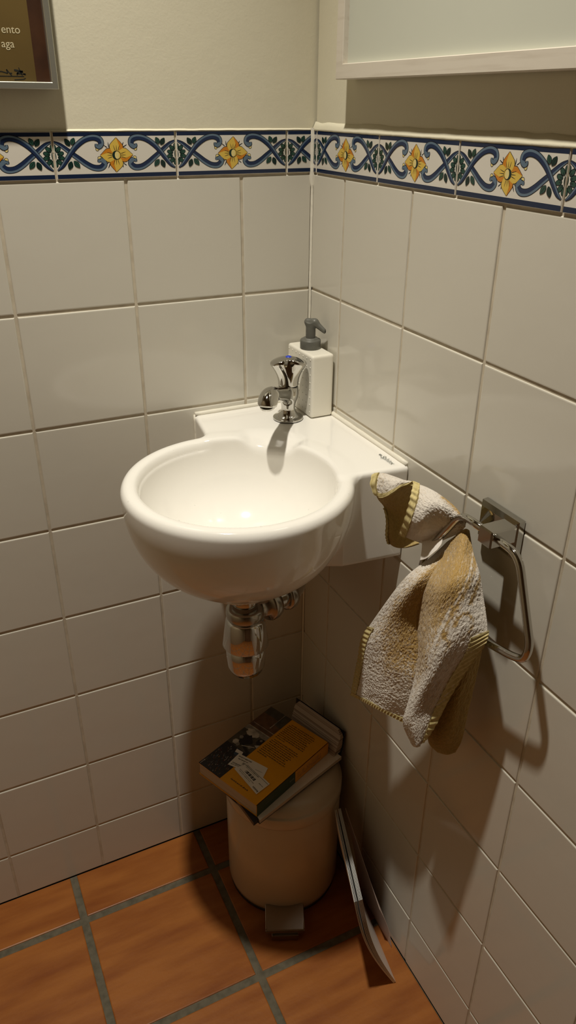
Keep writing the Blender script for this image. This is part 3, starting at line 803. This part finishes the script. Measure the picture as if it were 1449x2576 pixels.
# ------------------------------------------------------------------ magazine leaning between bin and wall
T_, C_ = np.array((-.0550, -.2338, .218)), np.array((-.1175, -.4044, .240)); F1_, F2_ = np.array((-.0376, -.4150, .0012)), np.array((-.0075, -.2560, .0012))
mg = empty('magazine', (F1_+F2_)/2, 'white-paged magazine standing open on the floor between pedal bin and tiled wall', 'magazine')
def sheet(mb, T, C, F1, F2, th, m, bulge=0., fan=0., n=16):
    T, C, F1, F2 = [np.array(q, float) for q in (T, C, F1, F2)]
    nr = np.cross(F1-C, T-C); nr /= np.linalg.norm(nr)
    vs = []
    for side in (0, 1):
        for i in range(n+1):
            for j in range(n+1):
                s, t = i/n, j/n           # s: front -> back, t: top -> bottom
                p = (C*(1-s)+T*s)*(1-t)+(F1*(1-s)+F2*s)*t
                vs.append(p + nr*(bulge*math.sin(PI*t)*(1-.3*s) + fan*(1-t)*s + side*th))
    k = (n+1)**2; fs = []
    for i in range(n):
        for j in range(n):
            a = i*(n+1)+j; q = (a, a+1, a+n+2, a+n+1)
            fs.append(q[::-1]); fs.append(tuple(x+k for x in q))
    rim = [i*(n+1) for i in range(n+1)] + [n*(n+1)+j for j in range(1, n+1)] + [i*(n+1)+n for i in range(n-1, -1, -1)] + [j for j in range(n-1, 0, -1)]
    for a, b in zip(rim, rim[1:]+rim[:1]): fs.append((a, b, b+k, a+k))
    mb.add(vs, fs, m, False)
def off(p, d): return np.array(p)+np.array(d)
mb = MB(); sheet(mb, T_, C_, F1_, F2_, .0005, M['mag_paper'], -.012); mb.build('cover', mg)
N_ = np.array((.72, -.24, .26)); N_ /= np.linalg.norm(N_)
mb = MB()
for i in range(3): sheet(mb, off(T_, N_*(.0012+.0010*i)), off(C_, N_*(.0010+.0014*i)), off(F1_, N_*(.0006+.0004*i)), F2_, .0004, M['mag_paper'], -.012)
mb.build('front_pages', mg)
mb = MB()
for i in range(6): sheet(mb, off(T_, N_*(.0060+.0008*i)), off(C_, N_*(.0068+.0011*i)), off(F1_, N_*(.0020+.0004*i)), F2_, .0004, M['mag_paper'], -.012+.0004*i)
mb.build('inner_pages', mg)
mb = MB(); sheet(mb, (-.032, -.2300, .207), (-.030, -.3497, .0955), (-.0085, -.3640, .0012), (-.0045, -.2500, .0012), .0005, M['mag_pink'], .004); tag(mb.build('back_leaf', mg), 'pinkish back leaf bent against the wall')

# ------------------------------------------------------------------ picture (left) and framed panel (right)
def frame(mb, c0, ex, ez, en, w, h, fw, d, m, lip=.0):
    """mitred frame; c0 lower corner, ex width direction, en out of the wall"""
    c0, ex, ez, en = [np.array(q, float) for q in (c0, ex, ez, en)]
    O = [(0, 0), (w, 0), (w, h), (0, h)]; I = [(fw, fw), (w-fw, fw), (w-fw, h-fw), (fw, h-fw)]
    P = lambda q, k: c0+ex*q[0]+ez*q[1]+en*k
    for i in range(4):
        j = (i+1) % 4; b = .0007
        Oi = lambda q, g: (q[0]+(g if q[0] < w/2 else -g), q[1]+(g if q[1] < h/2 else -g))
        vs = [P(O[i], 0), P(O[j], 0), P(O[i], d-b), P(O[j], d-b), P(Oi(O[i], b), d), P(Oi(O[j], b), d), P(Oi(I[i], -b), d), P(Oi(I[j], -b), d), P(I[i], d-b), P(I[j], d-b), P(I[i], 0), P(I[j], 0)]
        mb.add(vs, [(k, k+1, k+3, k+2) for k in (0, 2, 4, 6, 8)] + [(10, 11, 1, 0), (0, 2, 4, 6, 8, 10), (1, 11, 9, 7, 5, 3)], m)
pw, ph = .34, .46; px1, pz0 = -.3262, 1.2640
pf = empty('framed_print', (px1-pw/2, -.0032, pz0), 'silver-framed brown print with cream lettering and a signature, upper left', 'picture')
mb = MB(); frame(mb, (px1, -.0032, pz0), (-1, 0, 0), (0, 0, 1), (0, -1, 0), pw, ph, .0068, .0170, M['alu']); mb.build('frame', pf)
mb = MB(); mb.box((px1-pw+.006, -.0115, pz0+.006), (px1-.006, -.0040, pz0+ph-.006), M['poster'])
e = -.01156
mb.add([(px1-.0215, e, pz0+.0068), (px1-.0066, e, pz0+.0068), (px1-.0066, e, pz0+ph-.0068), (px1-.0215, e, pz0+ph-.0068)], [(0, 1, 2, 3)], M['posterbrown'])
# ink signature
def ink(pts, w=.0006):
    for (x0, z0), (x1, z1) in zip(pts[:-1], pts[1:]):
        d = np.array((x1-x0, z1-z0)); d /= max(np.linalg.norm(d), 1e-9); n = np.array((-d[1], d[0]))*w
        mb.add([(x0+n[0], e-.0001, z0+n[1]), (x1+n[0], e-.0001, z1+n[1]), (x1-n[0], e-.0001, z1-n[1]), (x0-n[0], e-.0001, z0-n[1])], [(0, 1, 2, 3)], M['black_ink'])
sx, sz = -.3830, 1.2790
ink([(sx-.012, sz+.0008), (sx, sz+.0012), (sx+.006, sz-.0004), (sx+.0052, sz+.0032), (sx+.0100, sz-.0028)], .0005)
ink([(sx+.0085, sz-.0005), (sx+.0105, sz-.0002)], .0006)
ink([(sx+.0130, sz+.0028), (sx+.0220, sz+.0014), (sx+.0160, sz+.0004), (sx+.0165, sz-.0010), (sx+.0150, sz-.0008)], .0009)
ink([(sx+.0180, sz+.0052), (sx+.0210, sz-.0026)], .0004); ink([(sx+.0168, sz-.0006), (sx+.0245, sz-.0009)], .0004); ink([(sx+.0222, sz-.0006), (sx+.0246, sz-.0012)], .0007)
ink([(sx-.020, sz-.0032), (sx+.0226, sz-.0030)], .0004); ink([(sx+.012, sz-.0064), (sx+.0215, sz-.0058), (sx+.0240, sz-.0046)], .0004)
pr = mb.build('print', pf)
for body, xr, zb, sz_ in (('ento', -.3580, 1.3155, .0105), ('aga', -.3660, 1.3025, .0105)):
    t = bpy.data.curves.new('lettering', 'FONT'); t.body = body; t.size = sz_; t.align_x = 'RIGHT'; t.extrude = .00005
    t.space_character = 1.0
    text_mesh('lettering', t, pr, (xr, e-.0001, zb), (PI/2, 0, 0), M['cream_ink'])
mw, mh = .62, .50; my, mz = -.0945, 1.2773
mf = empty('wall_picture', (-.0035, my-mw/2, mz), 'wide blank pale panel in a whitewashed wooden frame, upper right wall', 'picture')
mb = MB(); frame(mb, (-.0032, my, mz), (0, -1, 0), (0, 0, 1), (-1, 0, 0), mw, mh, .0155, .0185, M['limed']); mb.build('frame', mf)
mb = MB(); mb.box((-.0150, my-mw+.014, mz+.014), (-.0040, my-.014, mz+mh-.014), M['board']); mb.build('panel', mf)

# ------------------------------------------------------------------ towel ring
RC = np.array((0, -.4575, .8575))
tr = empty('towel_ring', (-.001, RC[1], RC[2]), 'chrome towel ring on a square plate on the right tiled wall', 'towel ring')
mb = MB()
pl = [(.0, .0300, .0225), (.0070, .0296, .0221), (.0112, .0250, .0175)]
vs = []; fs = []
for d, hy, hz in pl:
    for sy, sz in ((-1, -1), (1, -1), (1, 1), (-1, 1)): vs.append((-.0006-d, RC[1]+sy*hy, RC[2]+sz*hz))
for i in range(2):
    for k in range(4): fs.append((i*4+k, i*4+(k+1) % 4, i*4+4+(k+1) % 4, i*4+4+k))
fs.append((8, 9, 10, 11)); mb.add(vs, fs, M['chrome']); mb.build('wall_plate', tr)
mb = MB(); mb.frame_box((-.0265, -.4775, .8665), (1, 0, 0), (0, 1, 0), (0, 0, 1), (.0165, .0105, .0098), M['chrome'], .0016); mb.build('bracket', tr)
XR = -.0362
key = [(-.4965, .8700), (-.5150, .8690), (-.5330, .8300), (-.5560, .7790), (-.5500, .7580), (-.5270, .7500), (-.4300, .7300), (-.3720, .7180), (-.3500, .7330), (-.3610, .7600), (-.3830, .7960), (-.4130, .8420), (-.4300, .8640), (-.4450, .8665), (-.4570, .8680), (-.4965, .8700)]
def fillet(pts, r, n=8):
    P = [np.array(p, float) for p in pts]; out = [P[0]]
    for a, b, c in zip(P[:-2], P[1:-1], P[2:]):
        u = a-b; v = c-b; lu, lv = np.linalg.norm(u), np.linalg.norm(v); u /= lu; v /= lv
        k = min(r, lu*.48, lv*.48); p0, p1 = b+u*k, b+v*k
        for i in range(n+1):
            t = i/n; out.append((1-t)**2*p0+2*t*(1-t)*b+t*t*p1)
    out.append(P[-1]); return out
key = [(-.4800, .8690), (-.5215, .8680), (-.5585, .7840), (-.5545, .7640), (-.5380, .7575), (-.4985, .7480), (-.4450, .7430), (-.4020, .7520), (-.3800, .7700), (-.3830, .7950), (-.4300, .8690), (-.4800, .8690)]
mb = MB(); mb.tube([(XR - .010*((.868-q[1])/.15)*(1 if q[0] > -.44 else .3), q[0], q[1]) for q in fillet(key, .016)], .0043, M['chrome'], 20); mb.build('ring', tr)

# ------------------------------------------------------------------ towel
TW = {
 'left': [
  [(-0.03, -0.4071, 0.8221), (-0.031, -0.4157, 0.831), (-0.031, -0.4228, 0.8392), (-0.03, -0.431, 0.8487)],
  [(-0.04, -0.3895, 0.7919), (-0.043, -0.4101, 0.8052), (-0.042, -0.4222, 0.8132), (-0.04, -0.4337, 0.8226)],
  [(-0.07, -0.3883, 0.7733), (-0.074, -0.4136, 0.784), (-0.066, -0.4206, 0.7829), (-0.056, -0.4264, 0.7814)],
  [(-0.076, -0.3541, 0.7097), (-0.082, -0.3895, 0.7287), (-0.074, -0.4054, 0.731), (-0.058, -0.4117, 0.7268)],
  [(-0.078, -0.3215, 0.6456), (-0.086, -0.3676, 0.671), (-0.08, -0.4015, 0.6811), (-0.06, -0.4237, 0.6845)],
  [(-0.076, -0.3104, 0.6011), (-0.085, -0.3571, 0.6257), (-0.082, -0.4011, 0.6423), (-0.062, -0.4302, 0.6465)],
  [(-0.074, -0.3005, 0.5587), (-0.084, -0.35, 0.5872), (-0.083, -0.3949, 0.6062), (-0.064, -0.4269, 0.6111)],
  [(-0.072, -0.2919, 0.5205), (-0.082, -0.3392, 0.552), (-0.083, -0.3841, 0.5732), (-0.066, -0.4199, 0.5737)],
 ],
 'right': [
  [(-0.0315, -0.4163, 0.8314), (-0.033, -0.4251, 0.8414), (-0.032, -0.4309, 0.8486), (-0.031, -0.4352, 0.852), (-0.028, -0.4371, 0.8503)],
  [(-0.043, -0.4154, 0.8092), (-0.048, -0.4358, 0.8234), (-0.05, -0.4512, 0.8348), (-0.044, -0.4544, 0.837), (-0.034, -0.4549, 0.8338)],
  [(-0.066, -0.4236, 0.7836), (-0.074, -0.4514, 0.8006), (-0.074, -0.4711, 0.8164), (-0.06, -0.478, 0.8235), (-0.04, -0.4756, 0.8215)],
  [(-0.062, -0.408, 0.7256), (-0.078, -0.4443, 0.7534), (-0.08, -0.4696, 0.777), (-0.066, -0.4868, 0.7946), (-0.04, -0.4871, 0.7971)],
  [(-0.066, -0.4214, 0.6878), (-0.084, -0.4573, 0.717), (-0.086, -0.4784, 0.7411), (-0.07, -0.4946, 0.7629), (-0.042, -0.5009, 0.7706)],
  [(-0.07, -0.4242, 0.6484), (-0.088, -0.4604, 0.6853), (-0.089, -0.4808, 0.7087), (-0.074, -0.4909, 0.73), (-0.046, -0.5053, 0.7542)],
  [(-0.074, -0.4214, 0.6104), (-0.09, -0.4547, 0.6489), (-0.09, -0.4706, 0.6688), (-0.078, -0.4798, 0.6888), (-0.054, -0.4956, 0.719)],
  [(-0.076, -0.4189, 0.5815), (-0.091, -0.4508, 0.6193), (-0.09, -0.4632, 0.6355), (-0.082, -0.4716, 0.649), (-0.064, -0.4853, 0.6737)],
  [(-0.078, -0.4312, 0.5728), (-0.091, -0.4573, 0.6038), (-0.09, -0.4664, 0.6151), (-0.086, -0.4721, 0.6233), (-0.076, -0.4778, 0.6255)],
  [(-0.082, -0.4527, 0.5729), (-0.088, -0.4647, 0.5853), (-0.088, -0.4683, 0.5886), (-0.088, -0.4708, 0.5934), (-0.084, -0.4692, 0.5927)],
 ],
 'tail': [
  [(-0.04, -0.4509, 0.745), (-0.036, -0.4698, 0.7669), (-0.028, -0.479, 0.7756)],
  [(-0.05, -0.4582, 0.6976), (-0.044, -0.4816, 0.7238), (-0.03, -0.4859, 0.7304)],
  [(-0.056, -0.4529, 0.6429), (-0.052, -0.4808, 0.6697), (-0.034, -0.4879, 0.683)],
  [(-0.058, -0.4484, 0.59), (-0.056, -0.4807, 0.6174), (-0.04, -0.4901, 0.6372)],
  [(-0.056, -0.4481, 0.5642), (-0.056, -0.4788, 0.5844), (-0.044, -0.4916, 0.6022)],
  [(-0.053, -0.4628, 0.5599), (-0.052, -0.4796, 0.5712), (-0.046, -0.4864, 0.5788)],
 ],
 'flap': [
  [(-0.05, -0.3598, 0.8774), (-0.046, -0.38, 0.8797), (-0.04, -0.398, 0.8769), (-0.032, -0.4145, 0.8684), (-0.03, -0.4318, 0.8589)],
  [(-0.06, -0.3739, 0.877), (-0.058, -0.3952, 0.8785), (-0.052, -0.4123, 0.8746), (-0.038, -0.4208, 0.863), (-0.031, -0.433, 0.8558)],
  [(-0.066, -0.3798, 0.8662), (-0.066, -0.4039, 0.8688), (-0.052, -0.4119, 0.8599), (-0.038, -0.42, 0.8518), (-0.032, -0.433, 0.8521)],
  [(-0.066, -0.3736, 0.8442), (-0.068, -0.4011, 0.8473), (-0.046, -0.4017, 0.8354), (-0.035, -0.4127, 0.8374), (-0.031, -0.4297, 0.8477)],
  [(-0.058, -0.3531, 0.809), (-0.054, -0.375, 0.811), (-0.042, -0.3922, 0.8119), (-0.033, -0.4064, 0.8245), (-0.03, -0.4242, 0.8402)],
 ],
 'inner': [
  [(-0.068, -0.3103, 0.8445), (-0.068, -0.3258, 0.848), (-0.067, -0.3417, 0.8597), (-0.06, -0.3508, 0.8715), (-0.05, -0.3598, 0.8774)],
  [(-0.06, -0.3059, 0.8323), (-0.058, -0.3187, 0.8336), (-0.054, -0.329, 0.8397), (-0.046, -0.3361, 0.8475), (-0.036, -0.3433, 0.854)],
  [(-0.052, -0.307, 0.8213), (-0.048, -0.3135, 0.8192), (-0.042, -0.3203, 0.8178), (-0.036, -0.3293, 0.8241), (-0.028, -0.3383, 0.8309)],
  [(-0.05, -0.3131, 0.8052), (-0.046, -0.3197, 0.8031), (-0.04, -0.3248, 0.801), (-0.034, -0.3324, 0.8056), (-0.028, -0.344, 0.8155)],
  [(-0.05, -0.3146, 0.7864), (-0.048, -0.3253, 0.7843), (-0.044, -0.3349, 0.785), (-0.038, -0.344, 0.7906), (-0.032, -0.3541, 0.7988)],
  [(-0.048, -0.3166, 0.7751), (-0.047, -0.3285, 0.7756), (-0.045, -0.3407, 0.78), (-0.042, -0.3521, 0.7882), (-0.038, -0.3632, 0.7975)],
 ],
 'lip': [
  [(-0.0685, -0.311, 0.845), (-0.0685, -0.3266, 0.8485), (-0.0675, -0.3424, 0.8602), (-0.0605, -0.3515, 0.8719), (-0.0505, -0.3604, 0.8779)],
  [(-0.07, -0.3053, 0.8533), (-0.069, -0.3225, 0.8597), (-0.066, -0.3389, 0.8685), (-0.059, -0.3501, 0.877), (-0.049, -0.3583, 0.8771)],
  [(-0.067, -0.3004, 0.861), (-0.066, -0.3182, 0.8695), (-0.061, -0.3321, 0.8731), (-0.054, -0.3444, 0.8745), (-0.045, -0.3553, 0.8735)],
  [(-0.06, -0.295, 0.8625), (-0.057, -0.3074, 0.8682), (-0.052, -0.3202, 0.8692), (-0.046, -0.3363, 0.8693), (-0.04, -0.355, 0.8693)],
 ],
 'label': [
  [(-0.046, -0.3801, 0.8159), (-0.046, -0.3981, 0.8202), (-0.042, -0.4118, 0.8306)],
  [(-0.054, -0.3927, 0.8099), (-0.052, -0.4061, 0.8146), (-0.047, -0.4166, 0.8262)],
  [(-0.058, -0.3972, 0.7982), (-0.056, -0.4057, 0.8051), (-0.051, -0.4159, 0.8197)],
 ],
}

def cr(A, u):
    """Catmull-Rom through rows of A (n,...) at parameters u in 0..1"""
    n = len(A); x = np.clip(u, 0, 1)*(n-1); i = np.minimum(x.astype(int), n-2); t = x-i
    ext = np.concatenate([[2*A[0]-A[1]], A, [2*A[-1]-A[-2]]])
    a, b, c, d = ext[i], ext[i+1], ext[i+2], ext[i+3]
    t = t.reshape(-1, *([1]*(A.ndim-1)))
    return .5*(2*b+(c-a)*t+(2*a-5*b+4*c-d)*t**2+(3*b-a-3*c+d)*t**3)
def surf(C, us, vs_):
    A = np.array(C, float)                      # rows x cols x 3
    R1 = cr(A, vs_)                             # rows sampled
    return cr(np.swapaxes(R1, 0, 1), us).swapaxes(0, 1)
def normals(G):
    du = np.gradient(G, axis=1); dv = np.gradient(G, axis=0); n = np.cross(du, dv)
    return n/np.maximum(np.linalg.norm(n, axis=2, keepdims=True), 1e-12)
CAMP = np.array((-.514, -.993, 1.252))          # only to tell the terry side from the reverse side
cols = []
WHITE = np.array((.74, .69, .63)); OCH = np.array((.44, .285, .095)); REV = np.array((.44, .325, .125))
def cloth(mb, C, colfn, th=.0022, amp=.0009, step=.0010, both=None):
    A = np.array(C); 
    w = max(np.linalg.norm(np.diff(A, axis=1), axis=2).sum(1)); h = max(np.linalg.norm(np.diff(A, axis=0), axis=2).sum(0))
    nu, nv = int(w/step)+2, int(h/step)+2
    us, vv = np.linspace(0, 1, nu), np.linspace(0, 1, nv)
    G = surf(C, us, vv); N = normals(G)
    sg = np.sign((N*(CAMP-G)).sum(2).mean()); N = N*sg
    U, Vv = np.meshgrid(us, vv)
    q = np.c_[U.ravel()*w, Vv.ravel()*h]
    lp = vnoise(q*np.array((1, .8)), 520, 1)*.6 + vnoise(q*np.array((1, .8)), 950, 2)*.4
    lp = lp.reshape(nv, nu); edge = np.minimum(1, np.minimum.reduce([U*w, (1-U)*w, Vv*h, (1-Vv)*h])/.006)
    big = (vnoise(q, 30, 4).reshape(nv, nu)-.5)*.0022*edge
    F = G + N*((lp-.4)*amp*2*edge + big)[..., None]
    Bk = G - N*th + N*((lp-.5)*amp*edge+big)[..., None]
    k = nu*nv; idx = np.arange(k).reshape(nv, nu)
    q4 = np.stack([idx[:-1, :-1], idx[:-1, 1:], idx[1:, 1:], idx[1:, :-1]], -1).reshape(-1, 4)
    rim = np.concatenate([idx[0], idx[1:, -1], idx[-1, -2::-1], idx[-2:0:-1, 0]]); r2 = np.roll(rim, -1)
    fs = np.concatenate([q4 if sg > 0 else q4[:, ::-1], (q4[:, ::-1] if sg > 0 else q4)+k, np.stack([rim, r2, r2+k, rim+k], -1)])
    mb.add(np.concatenate([F.reshape(-1, 3), Bk.reshape(-1, 3)]), fs, M['towel'], True)
    c = colfn(U.ravel(), Vv.ravel(), q)
    c = c*(.72+.5*lp.ravel())[:, None] if False else c
    cols.append(c); cols.append(np.tile(REV, (k, 1)))
    return sg
def mixc(w): w = np.clip(w, 0, 1)[:, None]; return WHITE*(1-w)+OCH*w
def spk(q, s=400, seed=6): return vnoise(q, s, seed)*.6+vnoise(q, s*2., seed+1)*.4
def thr(w, q, k=1.15):
    w = w + (vnoise(q, 60, 11)-.5)*.25
    return mixc(1/(1+np.exp(-9*(w-.5+(spk(q)-.5)*k))))
def c_left(u, v, q):
    w = 1.0*np.exp(-(np.maximum(.80-u, 0)/.50)**2)*np.exp(-(np.maximum(v-.48, 0)/.24)**2)
    w = w + .25*np.exp(-((u-.35)/.2)**2-((v-.40)/.16)**2)
    return thr(w, q)
def c_right(u, v, q):
    ridge = .25 + .55*v
    w = .92*np.exp(-(np.maximum(v-.26, 0)/.22)**2) + .35*np.exp(-((u-.12)/.2)**2-((v-.5)/.16)**2)
    d = u-(1.25-1.9*v+.5*v*v)                      # woven line running from upper right to lower left
    w = w - .75*np.clip((d+.02)*9, 0, 1)*(v > .16)*np.clip((.66-v)*8, 0, 1)
    x, y = (u-.74)*.9, (v-.40)*2.1
    rad = np.hypot(x, y); ang = np.arctan2(y, x)
    w = w + .75*np.exp(-((rad-.10-.016*ang)/.026)**2) + .7*np.exp(-((d-.16)/.035)**2)*(v > .22)*(v < .60)*(rad > .15)
    w = w - .5*np.exp(-((d+.06)/.03)**2)*(v > .1)*(v < .5)
    return thr(w, q, 1.0)
def c_flap(u, v, q):
    w = 1.0*np.exp(-((v+.02)/.13)**2)*np.clip((u-.35)*4, 0, 1) + .45*np.exp(-((u-1)/.14)**2)
    return thr(w, q, .9)
def c_rev(u, v, q): return np.tile(REV*1.1, (len(u), 1))*(.85+.3*spk(q))[:, None]
def c_lip(u, v, q): return thr(.1+0*u, q, .9)
tw = empty('hand_towel', (-.045, -.43, .834), 'white and ochre terry hand towel hanging through the chrome towel ring', 'towel')
mb = MB()
cloth(mb, TW['left'], c_left); cloth(mb, TW['right'], c_right); cloth(mb, TW['tail'], c_rev); cloth(mb, TW['flap'], c_flap)
cloth(mb, TW['inner'], c_rev, amp=.0005); cloth(mb, TW['lip'], c_lip)
mb.col = np.concatenate(cols); mb.build('cloth', tw)
def hem(C, edge, u0, u1, v0, v1, rib=.0085, name='hem', flipw=False):
    """woven ribbon laid on both sides of a patch edge"""
    A = np.array(C)
    if edge in ('top', 'bottom'): A = np.swapaxes(A, 0, 1)
    if edge in ('left', 'top'): A = A[:, ::-1]
    h = np.linalg.norm(np.diff(A[:, -1], axis=0), axis=1).sum()
    nv = max(30, int(h*(v1-v0)/.0009)); nu = 8
    us, vv = np.linspace(1-u0, 1+0*u1, nu), np.linspace(v0, v1, nv)
    G = surf(A, us, vv); N = normals(G); N = N*np.sign((N*(CAMP-G)).sum(2).mean())
    out = (G[:, -1:]-G[:, -2:-1]); out = out/np.maximum(np.linalg.norm(out, axis=2, keepdims=True), 1e-9)
    G = G + out*(np.linspace(0, 1, nu)**2*.0012)[None, :, None]
    Vv = np.linspace(0, h*(v1-v0), nv)[:, None]
    r = .5+.5*np.sin(2*PI*Vv/rib + np.linspace(0, .8, nu)[None] + 1.5*np.sin(Vv*60))
    pr = np.sin(np.linspace(.15, 1, nu)*PI*.8)[None]**.5
    F = G + N*(.0011+.0013*r*pr)[..., None]; Bk = G - N*.0032
    k = nu*nv; idx = np.arange(k).reshape(nv, nu)
    q4 = np.stack([idx[:-1, :-1], idx[:-1, 1:], idx[1:, 1:], idx[1:, :-1]], -1).reshape(-1, 4)
    rim = np.concatenate([idx[0], idx[1:, -1], idx[-1, -2::-1], idx[-2:0:-1, 0]]); r2 = np.roll(rim, -1)
    m_ = MB(); m_.add(np.concatenate([F.reshape(-1, 3), Bk.reshape(-1, 3)]), np.concatenate([q4, q4[:, ::-1]+k, np.stack([rim, r2, r2+k, rim+k], -1)]), M['hem'], True)
    return tag(m_.build(name, tw), 'pale yellow ribbed hem')
hem(TW['right'], 'right', .15, 0, .47, .985)
hem(TW['left'], 'left', .13, 0, .52, 1.)
hem(TW['left'], 'bottom', .022, 0, .0, .96, rib=.006)
hem(TW['flap'], 'left', .115, 0, .0, 1., rib=.010)
hem(TW['lip'], 'left', .14, 0, .0, 1., rib=.012)
hem(TW['lip'], 'top', .10, 0, .0, .98, rib=.012)
hem(TW['inner'], 'left', .07, 0, .42, 1., rib=.005)
mb = MB(); G = surf(TW['label'], np.linspace(0, 1, 10), np.linspace(0, 1, 10)); N = normals(G); idx = np.arange(100).reshape(10, 10)
q4 = np.stack([idx[:-1, :-1], idx[:-1, 1:], idx[1:, 1:], idx[1:, :-1]], -1).reshape(-1, 4)
rim = np.concatenate([idx[0], idx[1:, -1], idx[-1, -2::-1], idx[-2:0:-1, 0]]); r2 = np.roll(rim, -1)
mb.add(np.concatenate([G.reshape(-1, 3), (G-N*.0006).reshape(-1, 3)]), np.concatenate([q4, q4[:, ::-1]+100, np.stack([rim, r2, r2+100, rim+100], -1)]), M['cloth_label'], False)
tag(mb.build('care_label', tw), 'white cloth label')

# ------------------------------------------------------------------ light
l = bpy.data.lights.new('ceiling_spot', 'SPOT'); l.energy = 112; l.color = (1, .93, .79); l.shadow_soft_size = .026
l.spot_size = math.radians(82); l.spot_blend = 1.
lo = bpy.data.objects.new('ceiling_spot', l); COL.objects.link(lo); lo.location = (-.470, -.400, 2.36)
lo.rotation_euler = (0, 0, 0)
w = bpy.data.worlds.new('world'); SC.world = w; w.use_nodes = True
w.node_tree.nodes['Background'].inputs['Color'].default_value = (0, 0, 0, 1)

SC.view_settings.view_transform = 'Standard'; SC.view_settings.look = 'None'
SC.view_settings.exposure = -.14; SC.view_settings.gamma = 1.; SC.view_settings.use_curve_mapping = False
try:
    SC.cycles.max_bounces = 12; SC.cycles.diffuse_bounces = 8; SC.cycles.glossy_bounces = 6; SC.cycles.caustics_reflective = False; SC.cycles.caustics_refractive = False
    SC.cycles.sample_clamp_indirect = 6.
except Exception: pass
